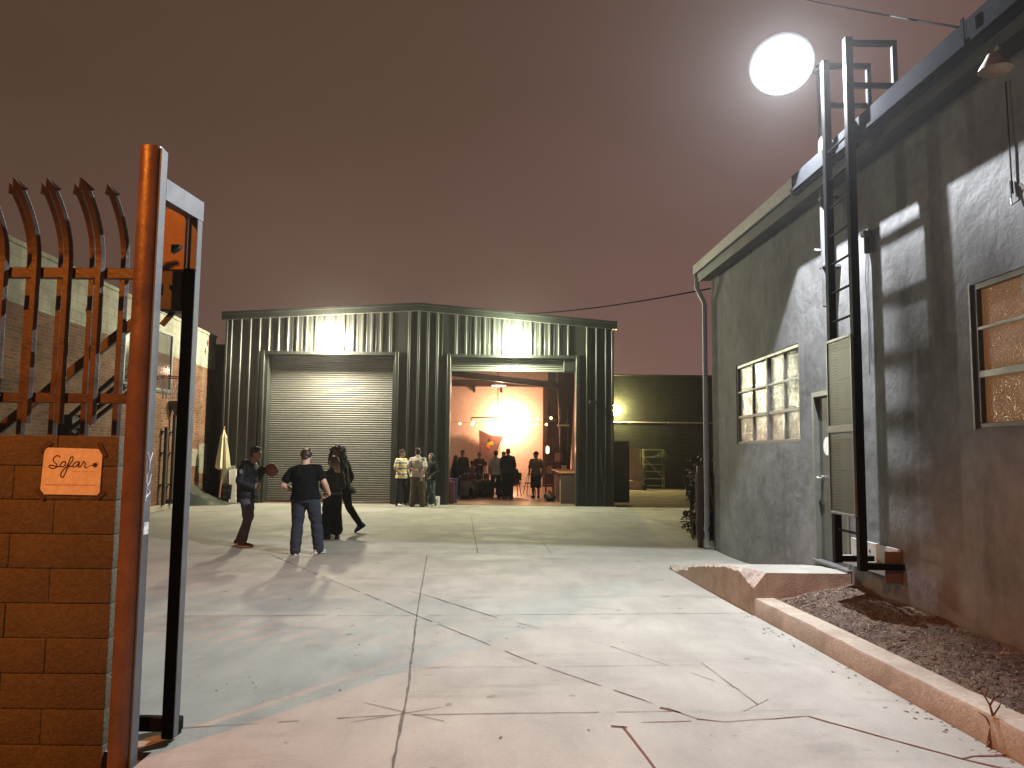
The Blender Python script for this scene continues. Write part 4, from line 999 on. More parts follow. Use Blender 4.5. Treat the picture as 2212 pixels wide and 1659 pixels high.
mb.prism([Mr @ V(p) for p in ((-.35, 0, 0), (.42, 0, 0), (.20, 0, 1.65), (-.35, 0, 1.68))], (0, .03, 0)); mb.box((5.6, 37.9, -.02), (6.5, 38.5, .419), .01)
tag(mb.build('white_board', surf('pale panel', (.50, .40, .34), .6, sc=1, var=.06)), 'tall pale tapering panel leaning in front of the racks', 'panel')
def leaves(mb, c, r, n, s, rnd, squash=1.0):
    for _ in range(n):
        d = V((rnd.gauss(0, 1), rnd.gauss(0, 1), rnd.gauss(0, 1) * squash)); d = d.normalized() * (rnd.random() ** .45)
        p = V(c) + V((d.x * r[0], d.y * r[1], d.z * r[2]))
        a = V((rnd.gauss(0, 1), rnd.gauss(0, 1), rnd.gauss(0, 1))).normalized(); b = a.orthogonal().normalized(); l = s * rnd.uniform(.6, 1.3)
        mb.face([p - a * l, p + b * l * .45, p + a * l, p - b * l * .45])
rl = random.Random(11)
K['vine'] = surf('green vine leaf', (.07, .12, .03), .6, sc=8, var=.4); K['hedge'] = surf('brown red hedge leaf', (.07, .045, .028), .8, sc=8, var=.5); K['hedge2'] = surf('dark green hedge leaf', (.04, .042, .022), .8, sc=8, var=.5)
mb = MB()
for c, r, n in (((7.55, 38.85, 1.72), (.22, .15, .2), 90), ((7.68, 38.85, 1.4), (.15, .12, .35), 90), ((7.62, 38.85, .95), (.1, .1, .35), 40), ((7.3, 38.9, 1.62), (.2, .1, .08), 40)): leaves(mb, c, r, n, .05, rl)
tag(mb.build('trailing_vine', K['vine'], rec=False), 'green vine trailing down the right upright of the steel rack', 'plant')
PT = thing('potted_plant', (6.45, 37.6, -.02), 'dark scraggly potted plant standing in front of the gap between the racks', 'plant')
mb = MB(); mb.lathe((6.45, 37.6, -.02), [(.09, 0), (.12, .22), (.13, .24)], 16); mb.build('pot', K['black'], PT)
mb = MB(); mb.tube([(6.45, 37.6, .2), (6.47, 37.6, .6), (6.43, 37.6, 1.0)], .015); leaves(mb, (6.45, 37.6, .7), (.2, .15, .5), 130, .06, rl); mb.build('foliage', K['hedge2'], PT, rec=False)
HG = thing('hedge', (3.95, 16.3, -.02), 'clipped brown leaved hedge behind the stucco building corner', 'hedge')
mb = MB()
for k in range(34):
    c = (rl.uniform(3.92, 4.6), rl.uniform(15.2, 16.9), rl.uniform(.25, 1.45)); mb.mi = k % 2
    leaves(mb, c, (.30, .35, .30), 260, .055, rl)
mb.build('foliage', [K['hedge'], K['hedge2']], HG, rec=False)
mb = MB()
for k in range(9): x, y = rl.uniform(3.75, 4.3), rl.uniform(15.4, 18); mb.tube([(x, y, -.02), (x + rl.uniform(-.1, .1), y, .6), (x + rl.uniform(-.2, .2), y + .1, 1.3)], .018, 6)
mb.build('stems', K['hedge'], HG)
mb = MB(); mb.box((3.53, 14.72, -.02), (3.63, 14.83, 1.52), .006); fp = mb.build('fence_post', surf('dark red brown post', (.075, .04, .035), .6, sc=4)); tag(fp, 'dark red brown square post in front of the hedge beside the downspout', 'post')
mb = MB(); mb.box((3.512, 14.77, .15), (3.529, 14.8, 1.4))
for z in (.45, .8, 1.15): mb.cyl((3.511, 14.785, z), (3.50, 14.785, z), .02, n=8)
mb.build('latch_strip', K['galv'], fp)
# twig growing out of the kerb
mb = MB()
mb.tube([(2.91, 4.86, .0), (2.93, 4.86, .09), (2.945, 4.85, .17), (2.93, 4.86, .25), (2.90, 4.90, .33)], [.012, .011, .009, .006, .003], 6)
for a, b in (((2.93, 4.86, .12), (2.87, 4.88, .2)), ((2.945, 4.85, .19), (2.99, 4.84, .27)), ((2.93, 4.86, .24), (2.95, 4.83, .33)), ((2.92, 4.86, .03), (2.86, 4.80, .02)), ((2.92, 4.86, .03), (2.96, 4.75, .01)), ((2.91, 4.87, .29), (2.94, 4.89, .36))): mb.tube([a, ((a[0] + b[0]) / 2 + .01, (a[1] + b[1]) / 2, (a[2] + b[2]) / 2 + .01), b], [.006, .005, .002], 5)
tag(mb.build('dry_weed', surf('dry brown stem', (.12, .06, .04), .9, sc=9)), 'dry brown weed growing up the front of the kerb at the right edge', 'weed')
# ------------------------------------------------------------------ cables
K['cable'] = surf('cable rubber', (.006, .006, .006), .9, spec=0)
def cable(p0, p1, sag, r, label):
    p0, p1 = V(p0), V(p1); mb = MB(); mb.tube([p0.lerp(p1, k / 24) - V((0, 0, sag * 4 * (k / 24) * (1 - k / 24))) for k in range(25)], r, 6)
    tag(mb.build('overhead_cable', K['cable']), label, 'cable', 'overhead cables')
cable((3.72, 14.35, 4.86), (-.1, WY + .4, 6.43), .12, .014, 'thin black cable strung from the stucco building corner to the warehouse roof')
d0, d1_ = V((3.43, 5.73, 5.07)), V((4.78, 11.43, 8.79))
cable(d0, d0 + (d1_ - d0) * 3, .06, .010, 'black cable rising into the sky from the gutter at upper right')

# ------------------------------------------------------------------ inside the warehouse
mb = MB(); mb.lathe((-1.93, 26.55, .012), [(.12, 0), (.135, .01), (.155, .78), (.165, .78), (.165, .81), (.12, .82)], 4)
bn = mb.build('recycling_bin', surf('blue plastic', (.03, .055, .16), .45, sc=3)); tag(bn, 'tall blue plastic bin at the left side of the open doorway', 'bin')
mb = MB(); mb.box((-1.94 + -.05, 26.43, .6), (-1.86, 26.445, .7)); mb.build('handle', K['black'], bn)
mb = MB(); mb.box((-2.03, 25.95, .012), (-1.90, 26.3, .75), .01); tag(mb.build('red_crate', surf('dark red crate', (.10, .015, .02), .6, sc=4)), 'dark red crate wedged between the door jamb and the blue bin', 'crate')
SGN = MB(); Mr = Matrix.Translation((-2.42, 25.43, .004)) @ Matrix.Rotation(radians(-12), 4, 'X')
SGN.box((-.105, -.004, 0), (.105, .004, .29), 0, Mr); sg = SGN.build('small_poster', K['paper2'] if 'paper2' in K else surf('white card', (.66, .66, .64), .6, sc=4, var=.05)); tag(sg, 'small white card with a dark sketch leaning at the foot of the warehouse wall', 'poster')
mb = MB()
for st in ([(-.05, .2), (-.01, .17), (.03, .2), (.05, .23)], [(-.03, .17), (.0, .13), (.04, .15)], [(.0, .2), (.02, .1), (.01, .04)], [(.03, .12), (.05, .09)]): mb.tube([Mr @ V((a, -.006, b)) for a, b in st], .006, 6)
mb.build('sketch', surf('grey ink', (.12, .12, .12), .7), sg)

def highbay(x, y, z, label):
    t = thing('ceiling_lamp', (x, y, z), label, 'ceiling lamp', 'round ceiling lamps in the warehouse')
    mb = MB(); mb.lathe((x, y, z), [(.05, .32), (.12, .28), (.2, .12), (.34, .02), (.35, 0), (.33, 0)], 28, cap=False); mb.cyl((x, y, z + .3), (x, y, 6.0), .015); mb.build('shade', surf('pale lamp shade', (.6, .52, .46), .5), t, smooth=True)
    mb = MB(); mb.lathe((x, y, z + .01), [(.325, 0), (.30, -.035), (.15, -.05), (.02, -.052)], 28); mb.build('diffuser', glow('dim diffuser', (1, .72, .55), 2.5), t, smooth=True)
    lamp('ceiling_lamp_glow', 'POINT', (x, y, z - .12), 130, (1, .62, .42), t, .2)
highbay(-.2, 29.6, 4.93, 'round ceiling lamp just under the rolled up door'); highbay(-.58, 33.9, 4.66, 'round ceiling lamp hanging below the dark rafter')
PN = thing('pendant_light', (-.69, 38.75, 3.35), 'blazing warm pendant light on a dark bar in front of the cream back wall', 'pendant light')
mb = MB(); mb.box((-2.02, 38.72, 3.42), (.05, 38.78, 3.48), .005); mb.box((-2.05, 38.72, 3.3), (-2.0, 38.78, 3.419)); mb.cyl((-.70, 38.75, 3.48), (-.70, 38.75, 5.9), .018); mb.build('bar', K['steel_dark'], PN)
mb = MB(); mb.ball((-.19, 38.72, 3.28), .15, 20, 14); mb.build('globe', glow('pendant globe', (1, .72, .45), 60), PN, smooth=True)
lamp('pendant_lamp', 'POINT', (-.19, 39.15, 3.28), 800, (1, .46, .25), PN, .15)
EB = MB(); EB.prism([(-1.66, 39.45, 2.87), (-1.07, 39.45, 2.60), (-.40, 39.45, 2.55), (-.60, 39.45, 2.1), (-.78, 39.45, 1.76), (-.98, 39.45, 1.58), (-1.25, 39.45, 1.49), (-1.48, 39.45, 1.55), (-1.60, 39.45, 1.72), (-1.64, 39.45, 2.3)], (0, .16, 0))
eb = EB.build('wall_shield', surf('dark rust board', (.16, .085, .075), .7, sc=2, var=.2)); tag(eb, 'dark angular shield board with a colourful round badge on the cream wall', 'wall board')
for nm, col, blobs in (('badge', (.62, .42, .03), [((-1.12, 2.12), .15, .10), ((-1.02, 2.17), .10, .12)]), ('badge_leaf', (.10, .16, .04), [((-1.27, 2.18), .06, .10), ((-1.02, 2.05), .05, .09)]), ('badge_flower', (.60, .16, .04), [((-1.18, 2.04), .12, .07), ((-1.13, 1.97), .06, .06)]), ('badge_top', (.04, .03, .02), [((-1.13, 2.34), .06, .11)])):
    mb = MB()
    for i, ((x, z), rx, rz) in enumerate(blobs): mb.prism([(x + rx * cos(k * pi / 10), 39.448 - .003 * i - (.004 if 'fl' in nm else .001), z + rz * sin(k * pi / 10)) for k in range(20)], (0, -.004, 0))
    mb.build(nm, surf(nm + ' paint', col, .6, sc=9), eb)
ST = thing('string_lights', (-.5, 36, 3.2), 'strings of small glowing bulbs across the back of the warehouse', 'string lights')
K['bulb'] = glow('warm bulb', (1, .50, .22), 14)
bl = [(-2.40, 36, 3.04), (-1.83, 36, 3.02), (-1.78, 35.9, 3.1), (.9, 36, 3.01), (1.18, 36, 3.30), (1.18, 35.8, 3.04), (1.57, 35, 3.01), (1.73, 34, 3.26)]
for p in bl: mb = MB(); mb.ball(p, .055, 14, 10); mb.build('bulb', K['bulb'], ST, smooth=True)
mb = MB(); mb.tube([(-9, 36, 3.2), (-2.4, 36, 3.11), (-1.83, 36, 3.09), (-.4, 36, 3.12), (.9, 36, 3.09), (1.57, 35, 3.09), (1.9, 33.2, 3.16)], .006, 6); mb.tube([(.4, 36, 3.42), (1.18, 36, 3.37), (1.73, 34, 3.33), (1.95, 33.2, 3.4)], .006, 6); mb.build('cord', K['black'], ST)
ED = thing('filament_lamp', (1.4, 30, 1.85), 'glowing orange tube filament lamp hanging near the counter', 'lamp')
mb = MB(); mb.cap_((1.4, 30, 1.76), .055, (1.4, 30, 1.94), .055, 14); mb.build('bulb', glow('filament glow', (1, .36, .10), 16), ED, smooth=True)
mb = MB(); mb.cyl((1.4, 30, 1.99), (1.4, 30, 2.08), .03); mb.tube([(1.4, 30, 2.08), (1.42, 30, 3.0), (1.5, 30.3, 4.2)], .006, 6); mb.build('cord', K['black'], ED)
lamp('filament_point', 'POINT', (1.4, 29.88, 1.85), 14, (1, .42, .15), ED, .05)
CT = thing('bar_counter', (1.95, 28.8, .012), 'long plywood counter with vertical panels along the right side of the doorway', 'counter')
mb = MB(); mb.box((1.62, 26.6, 1.03), (2.4, 31.2, 1.09), .01); mb.build('top', K['wood'], CT)
K['ply'] = surf('pale plywood', (.40, .27, .19), .7, sc=2, var=.2, stretch=(1, 1, .2)); K['plyd'] = surf('dark plywood', (.08, .05, .04), .7, sc=2)
mb = MB()
for k in range(9):
    y = 26.75 + k * .48; mb.mi = (0, 1, 0, 0, 1, 0, 1, 1, 0)[8 - k]; mb.box((1.70, y, .014), (1.74, y + .44, 1.027), .004)
mb.build('front_panel', [K['ply'], K['plyd']], CT)
mb = MB(); mb.box((1.76, 26.702, .014), (2.36, 31.098, .05)); mb.box((1.745, 31.1, .014), (2.36, 31.15, 1.027)); mb.box((1.70, 26.62, .014), (2.38, 26.70, 1.027)); mb.build('carcass', K['plyd'], CT)
for i, (y, lb) in enumerate(((28.0, 'slumped black bag on the floor in front of the counter, nearer the door'), (28.9, 'slumped black bag on the floor in front of the counter, farther from the door'))):
    mb = MB(); mb.ball((1.42, y, .14), (.2, .36, .14), 18, 12)
    for v in mb.bm.verts: v.co += V((0, 0, 1)) * .03 * noise.noise(v.co * 6) if v.co.z > .05 else V((0, 0, 0))
    bg_ = mb.build('black_bag', K['black'], smooth=True); tag(bg_, lb, 'bag', 'black bags by the counter')
    mb = MB(); mb.tube([(1.42, y - .2, .25), (1.40, y - .1, .36), (1.40, y + .1, .36), (1.42, y + .2, .25)], .014); mb.build('strap', K['black'], bg_)
SH = thing('storage_shelf', (2.2, 32, .012), 'tall dark shelving with boxes behind the counter', 'shelving')
mb = MB()
for x in (1.42, 1.72, 2.02, 2.32):
    mb.box((x, 31.9, .012), (x + .04, 31.95, 2.4 if x < 1.9 else 3.6)); mb.box((x, 32.4, .012), (x + .04, 32.45, 2.4 if x < 1.9 else 3.6))
mb.build('uprights', K['steel_dark'], SH)
for z in (.4, .85, 1.35, 1.8, 2.3):
    mb = MB(); mb.box((1.40, 31.89, z), (2.38, 32.46, z + .03)); mb.build('shelf', K['steel_dark'], SH)
mb = MB(); mb.box((1.9, 31.89, 2.85), (2.38, 32.46, 2.9)); mb.build('shelf', K['white_wall'], SH)
for x, y, z, w_, h_, m_, lb in ((1.48, 32.1, .88, .22, .3, K['ply'], 'small pale box on a middle shelf behind the counter'), (1.80, 32.1, 1.38, .3, .36, K['ply'], 'wide pale box on an upper shelf behind the counter'), (2.08, 32.05, .88, .2, .34, K['white_wall'], 'cream box at the right end of a middle shelf'), (1.95, 32.1, 2.90, .3, .16, K['plyd'], 'dark flat box on the topmost shelf')):
    mb = MB(); mb.box((x, y - .15, z + .002), (x + w_, y + .15, z + h_), .006); mb.box((x + w_ * .45, y - .153, z + .004), (x + w_ * .55, y - .1502, z + h_ - .006)); tag(mb.build('cardboard_box', m_), lb, 'box', 'boxes on the warehouse shelves')
TR = thing('camera_tripod', (-1.13, 33.2, .012), 'camera on a pale legged tripod among the seated crowd', 'tripod')
mb = MB()
for a in (.4, 2.5, 4.6): mb.tube([(-1.13 + .35 * cos(a), 33.2 + .35 * sin(a), .02), (-1.13, 33.2, 1.15)], [.014, .02], 8)
mb.build('legs', K['ply'], TR)
mb = MB(); mb.box((-1.23, 33.13, 1.16), (-1.03, 33.27, 1.34), .02); mb.cyl((-1.13, 33.27, 1.25), (-1.13, 33.4, 1.25), .05); mb.build('camera_body', K['black'], TR)
def chair(name, x, y, rz, label, hoop):
    t = thing(name, (x, y, .012), label, 'chair', None, rz)
    mb = MB(); mb.lathe((0, 0, .44), [(.2, 0), (.22, .01), (.22, .035), (.2, .045)], 20); mb.build('seat', K['plyd'], t, local=True)
    for sx_ in (-1, 1):
        for sy_ in (-1, 1): mb = MB(); mb.tube([(sx_ * .14, sy_ * .14, .44), (sx_ * .2, sy_ * .2, 0)], .016, 8); mb.build('leg', K['black'], t, local=True)
    mb = MB()
    if hoop:
        for r in (.24, .15): mb.tube([(r * cos(a * pi / 14), -.2 - .03 * sin(a * pi / 14), .5 + (r + .22) * sin(a * pi / 14)) for a in range(15)], .012, 8)
    else:
        mb.box((-.2, -.23, .62), (.2, -.205, .92), .01); mb.tube([(-.17, -.2, .46), (-.17, -.22, .9)], .013); mb.tube([(.17, -.2, .46), (.17, -.22, .9)], .013)
    mb.build('backrest', K['steel_dark'], t, local=True)
chair('hoop_back_chair', .78, 32.4, radians(20), 'bentwood chair with looped back beside the man in the cap', True)
chair('plain_chair', .16, 30.9, radians(160), 'plain dark chair holding a seated figure right of the tall man', False)
chair('plain_chair', -1.75, 33.6, radians(-60), 'plain dark chair under the man in the maroon shirt', False)
# ------------------------------------------------------------------ people
def remeshed(mb, vox, it=4, amp=0.0, nsc=9.0, st=(1, 1, 1), seed=0.0, s=1.0):
    """one continuous skin over everything in mb"""
    bm = mb.bm; bmesh.ops.recalc_face_normals(bm, faces=bm.faces[:])
    me = bpy.data.meshes.new('tmp'); bm.to_mesh(me); bm.free()
    o = bpy.data.objects.new('tmp', me); COL.objects.link(o)
    m = o.modifiers.new('r', 'REMESH'); m.mode = 'VOXEL'; m.voxel_size = vox; m.adaptivity = 0
    if it: q = o.modifiers.new('s', 'SMOOTH'); q.factor = .5; q.iterations = it
    dg = bpy.context.evaluated_depsgraph_get(); out = bpy.data.meshes.new_from_object(o.evaluated_get(dg))
    bpy.data.objects.remove(o); bpy.data.meshes.remove(me)
    if amp:
        nr = [v.normal.copy() for v in out.vertices]
        for v, n in zip(out.vertices, nr):
            p = V((v.co.x * st[0], v.co.y * st[1], v.co.z * st[2])) * nsc + V((seed, seed * 2, 0))
            v.co += n * (amp * (noise.noise(p) + .5 * noise.noise(p * 2.3)))
    if s != 1.0: out.transform(Matrix.Scale(s, 4))
    return out

SKIN = {k: surf('skin ' + k, c, .55, sc=14, var=.10, fine=.06, spec=.4) for k, c in dict(fair=(.50, .30, .22), light=(.42, .25, .18), tan=(.36, .20, .13), brown=(.20, .105, .065)).items()}
_cl = {}
def cloth(col, rough=.85, var=.22, spec=.25):
    k = (col, rough)
    if k not in _cl: _cl[k] = surf('cloth %d' % len(_cl), col, rough, sc=7, var=var, fine=.15, spec=spec, bump=.25, bsc=110)
    return _cl[k]
EYE = surf('dark eye', (.02, .015, .012), .2, sc=5); LIP = surf('lip', (.26, .10, .085), .5, sc=9)

D0 = dict(pel=(0, 0, .96), chest=(0, .0, 1.30), neck=(0, -.01, 1.49), headyaw=0, headpitch=0, headfwd=.025,
          hipR=(.09, 0, .92), kneR=(.105, .015, .50), ankR=(.11, -.02, .085), toeR=(.2, 1, 0),
          shR=(.185, -.01, 1.425), elR=(.245, -.04, 1.14), wrR=(.25, .05, .90))
def mir(p): return (-p[0], p[1], p[2])
for k in ('hip', 'kne', 'ank', 'toe', 'sh', 'el', 'wr'): D0[k + 'L'] = mir(D0[k + 'R'])

def hand(mb, wr, d, side, pn, curl):
    wr, d, side, pn = V(wr), V(d).normalized(), V(side), V(pn)
    side = (side - d * side.dot(d)).normalized(); n = d.cross(side).normalized()
    if n.dot(pn) < 0: n = -n
    mb.cap_(wr - d * .01, .026, wr + d * .03, .030, 12, .75, side)
    mb.cap_(wr + d * .03, .034, wr + d * .075, .037, 12, .5, side)
    for o, l, c in ((.029, .068, .9), (.010, .078, 1.0), (-.010, .073, 1.1), (-.029, .056, 1.25)):
        p = wr + d * .085 + side * o; a = 0; dd = d + side * o * 3
        for k, fr in enumerate((.45, .32, .23)):
            a += curl * c * (.55, .75, .5)[k]
            q = p + (dd.normalized() * cos(a) + n * sin(a)) * l * fr
            mb.cap_(p, .0095 - .001 * k, q, .0088 - .001 * k, 8); p = q
    p = wr + d * .03 + side * .03; q = p + (d * .55 + side * .6 + n * .35).normalized() * .042; mb.cap_(p, .013, q, .0105, 8)
    mb.cap_(q, .0105, q + (d * .8 + side * .15 + n * (.3 + curl * .4)).normalized() * .032, .0085, 8)

def person(loc, rz, h, P, W, label, group=None, vox=.011):
    J = dict(D0); J.update(P); J = {k: (V(v) if isinstance(v, tuple) and not k.startswith('hand') else v) for k, v in J.items()}
    s = h / 1.78; g = W.get('girth', 1.0); sd = (abs(loc[0]) * 7.3 + loc[1] * 1.7) % 50
    t = thing('person', loc, label, 'person', group, rz)
    pel, ch, nk = J['pel'], J['chest'], J['neck']
    ax0 = (J['hipR'] - J['hipL']).normalized(); ax1 = (J['shR'] - J['shL']).normalized()
    def frame(f, sp): 
        a = ax0.lerp(ax1, f); a = (a - sp * a.dot(sp)).normalized(); return a, sp.cross(a).normalized()
    sp0, sp1 = (ch - pel).normalized(), (nk - ch).normalized()
    shm = (J['shR'] + J['shL']) / 2
    def torso(mb, e=0.0, lo=None, flare=0.0, back=0.0, top=True, belly=0.0):
        R = []
        a, b = frame(0, sp0)
        if lo is not None:
            R.append((pel - sp0 * lo - b * back, a, b, .165 * g + e + flare, .122 * g + e + flare)); R.append((pel - sp0 * lo * .5 - b * back * .45, a, b, .168 * g + e + flare * .5, .124 * g + e + flare * .5))
        else: R.append((pel - sp0 * .09, a, b, .125 * g + e, .10 * g + e))
        R.append((pel, a, b, .162 * g + e, .120 * g + e))
        a, b = frame(.3, sp0); R.append((pel.lerp(ch, .45) + b * belly, a, b, .142 * g + e, .108 * g + e + belly))
        a, b = frame(.7, (sp0 + sp1).normalized()); R.append((ch, a, b, .165 * g + e, .122 * g + e))
        a, b = frame(1, sp1); R.append((ch.lerp(nk, .42), a, b, .172 * g + e, .112 * g + e)); R.append((ch.lerp(nk, .72), a, b, .135 * g + e, .085 * g + e)); R.append((ch.lerp(nk, .95), a, b, .072 + e, .066 + e))
        mb.loft(R, 24)
    # --- body
    mb = MB(); torso(mb)
    hc = nk + V((0, 0, 1)) * .150 + V((0, 1, 0)) * J['headfwd']
    hy = J['headyaw']; hp = J['headpitch']
    HR = (Matrix.Rotation(hy, 3, 'Z') @ Matrix.Rotation(hp, 3, 'X'))
    def hd(x, y, z): return hc + HR @ V((x, y, z))
    mb.cap_(nk - V((0, 0, .05)), .062 * g, hd(0, -.02, -.06), .054 * (.5 + .5 * g), 14)
    mb.ball(hd(0, -.012, .03), (.075, .094, .093), 20, 14, HR); mb.ball(hd(0, .022, -.045), (.058, .068, .068), 18, 12, HR); mb.ball(hd(0, .066, -.092), (.026, .022, .022), 12, 8, HR)
    mb.cap_(hd(0, .082, .025), .009, hd(0, .104, -.022), .0145, 10); mb.cap_(hd(-.036, .074, .034), .012, hd(.036, .074, .034), .012, 10)
    mb.ball(hd(.042, .062, -.022), (.022, .02, .022), 10, 8, HR); mb.ball(hd(-.042, .062, -.022), (.022, .02, .022), 10, 8, HR)
    mb.cap_(hd(-.017, .083, -.06), .0085, hd(.017, .083, -.06), .0085, 8)
    for sx_ in (-1, 1): mb.ball(hd(sx_ * .076, -.008, -.008), (.012, .026, .034), 10, 8, HR)
    if W.get('hair', 'short') == 'balding': mb.ball(hd(0, -.050, .076), (.045, .050, .050), 14, 10, HR)
    for S in ('R', 'L'):
        sg_ = 1 if S == 'R' else -1
        hip, kn, an, sh, el, wr = (J[k + S] for k in ('hip', 'kne', 'ank', 'sh', 'el', 'wr'))
        mb.cap_(hip, .088 * g, kn, .056, 16); cf = kn.lerp(an, .32) - V((0, .012, 0)); mb.cap_(kn, .055, cf, .056, 14); mb.cap_(cf, .055, an, .037, 14); mb.cap_(an, .036, an + V(J['toe' + S]).normalized() * .10 - V((0, 0, .045)), .03, 12)
        q = .5 + .5 * g
        mb.cap_(nk - V((0, 0, .05)), .045, sh, .046 * q, 14); mb.cap_(sh, .048 * q, el, .043 * q, 14); fa = el.lerp(wr, .3); mb.cap_(el, .042 * q, fa, .043 * q, 14); mb.cap_(fa, .043 * q, wr, .027, 14)
        hd_ = J.get('hand' + S)
        if hd_ is None:
            d = (wr - el).normalized(); hd_ = (d, V((0, 1, -.2)), V((-sg_, 0, 0)), .55)
        hand(mb, wr, *hd_)
    link_mesh('body', remeshed(mb, vox * .85, 3, s=s), SKIN[W.get('skin', 'light')], t, True, 0, True)
    # --- face details
    if W.get('face', True):
        for nm, pts, mt in (('eye', ((-.031, .083, .012), (.031, .083, .012)), EYE),):
            for p in pts:
                mb = MB(); mb.ball(hd(*p) * s, .0115 * s, 10, 8); mb.build(nm, mt, t, True, 0, True)
        mb = MB(); mb.cap_(hd(-.02, .090, -.06) * s, .006 * s, hd(.02, .090, -.06) * s, .006 * s, 8); mb.build('mouth', LIP, t, True, 0, True)
    # --- trousers
    B = W['bottom']; e = B.get('ease', .014); wide = B.get('wide', 0.0); mb = MB()
    a, b = frame(0, sp0); mb.loft([(pel - sp0 * .11, a, b, .12 * g + e, .105 * g + e), (pel - sp0 * .02, a, b, .163 * g + e * .6, .122 * g + e * .6), (pel + sp0 * .07, a, b, .148 * g + e * .2, .110 * g + e * .2)], 22)
    for S in ('R', 'L'):
        hip, kn, an = (J[k + S] for k in ('hip', 'kne', 'ank'))
        mb.cap_(hip, .092 * g + e, kn, .062 + e + wide * .5, 16)
        if B.get('len', 'long') == 'long': mb.cap_(kn, .062 + e + wide * .5, kn.lerp(an, .35), .062 + e + wide * .7, 16); q = kn.lerp(an, .92); mb.cap_(kn.lerp(an, .35), .062 + e + wide * .7, q, .044 + e + wide, 16); mb.cap_(kn.lerp(an, .8), .046 + e + wide, kn.lerp(an, 1.02), .048 + e + wide, 16)
        elif B['len'] == 'crop': mb.cap_(kn, .062 + e + wide * .6, kn.lerp(an, .72), .058 + e + wide, 16)
        else: mb.cap_(kn, .062 + e + wide * .5, kn.lerp(an, .08), .066 + e + wide * .6, 16)
    link_mesh('shorts' if B.get('len') == 'short' else 'trousers', remeshed(mb, vox, 3, .010, 8, (1, 1, 1.6), sd, s), B['m'], t, True, 0, True)
    # --- top
    T = W['top']; e = T.get('ease', .02); mb = MB()
    torso(mb, e, T.get('hem', .06), T.get('flare', .0), T.get('back', 0.0), belly=T.get('belly', 0.0))
    for S in ('R', 'L'):
        sh, el, wr = (J[k + S] for k in ('sh', 'el', 'wr')); q = .5 + .5 * g
        mb.cap_(nk - V((0, 0, .045)), .045 + e * .6, sh, .043 * q + e * .6, 16)
        if T.get('sleeve', 'long') == 'long': mb.cap_(sh, .045 * q + e * .65, el, .045 * q + e * .8, 16); mb.cap_(el, .045 * q + e * .8, el.lerp(wr, .94), .034 + e * .9, 16)
        else: mb.cap_(sh, .043 * q + e * .6, sh.lerp(el, T.get('sl', .62)), .047 * q + e * .75, 16)
    if T.get('hood'):
        for k in range(9):
            a = pi * (1.0 + k / 8); mb.ball(nk + V((.10 * cos(a), -.02 + .10 * sin(a), .0)), (.05, .05, .045), 12, 8)
    if T.get('collar'):
        for k in range(12): a = 2 * pi * k / 12; mb.ball(nk + V((.072 * cos(a), .0 + .07 * sin(a), .015)), (.026, .026, .034), 10, 8)
    tp = link_mesh(T.get('name', 'shirt'), remeshed(mb, vox, 3, T.get('amp', .011), T.get('nsc', 7), (1, 1, 1.3), sd + 9, s), T['m'], t, True, 0, True)
    if T.get('band'):
        mb = MB(); a, b = frame(0, sp0); c = pel - sp0 * (T.get('hem', .06) - .02)
        mb.loft([((c + sp0 * z) * s, a, b, (.165 * g + e + T.get('flare', 0) + .006) * s, (.122 * g + e + T.get('flare', 0) + .006) * s) for z in (-.03, .03)], 28); mb.build('waistband', T['band'], tp, True, 30, True)
    if T.get('patch'):
        c = J['shL' if T['patch'] == 'L' else 'shR'].lerp(J['elL' if T['patch'] == 'L' else 'elR'], .35) + V((.085 if T['patch'] == 'R' else -.085, 0, 0)); mb = MB(); mb.ball(c * s, (.006, .03, .045), 12, 8); mb.build('sleeve_patch', cloth((.30, .30, .32)), tp, True, 0, True)
    # --- shoes
    for S in ('R', 'L'):
        an = J['ank' + S]; f = J['toe' + S].normalized(); up = V((0, 0, 1)); r = f.cross(up).normalized(); up = r.cross(f).normalized()
        base = an - up * .085
        def fp_(y, z): return (base + f * y + up * z) * s
        mt = W['shoe'] if not isinstance(W['shoe'], dict) else W['shoe'][S]
        mb = MB(); mb.loft([(fp_(y, z), r, up, rx * s, rz_ * s) for y, z, rx, rz_ in ((-.085, .042, .014, .018), (-.078, .046, .030, .036), (-.04, .055, .038, .048), (.0, .062, .040, .052), (.05, .052, .041, .042), (.10, .042, .046, .032), (.145, .036, .045, .026), (.175, .030, .034, .019), (.19, .026, .014, .010))], 18)
        if W.get('boot'): mb.cap_(an * s, .052 * s, (an + up * .12) * s, .056 * s, 14)
        so = mb.build('boot' if W.get('boot') else ('sock' if W.get('sockname') else 'shoe'), mt, t, True, 0, True)
        mb = MB(); mb.loft([(fp_(y, .012), r, f, rx * s, .01) for y, rx in ((0, .01),)] if False else [((base + up * z) * s + f * .05 * s, r, f, .046 * s, .138 * s) for z in (0, .006, .024, .027)], 24); mb.build('sole', W.get('sole', mt), so, True, 30, True)
    # --- hair
    hs = W.get('hair', 'short'); hm = W['hairm']; rh = random.Random(int(sd * 100) + 1)
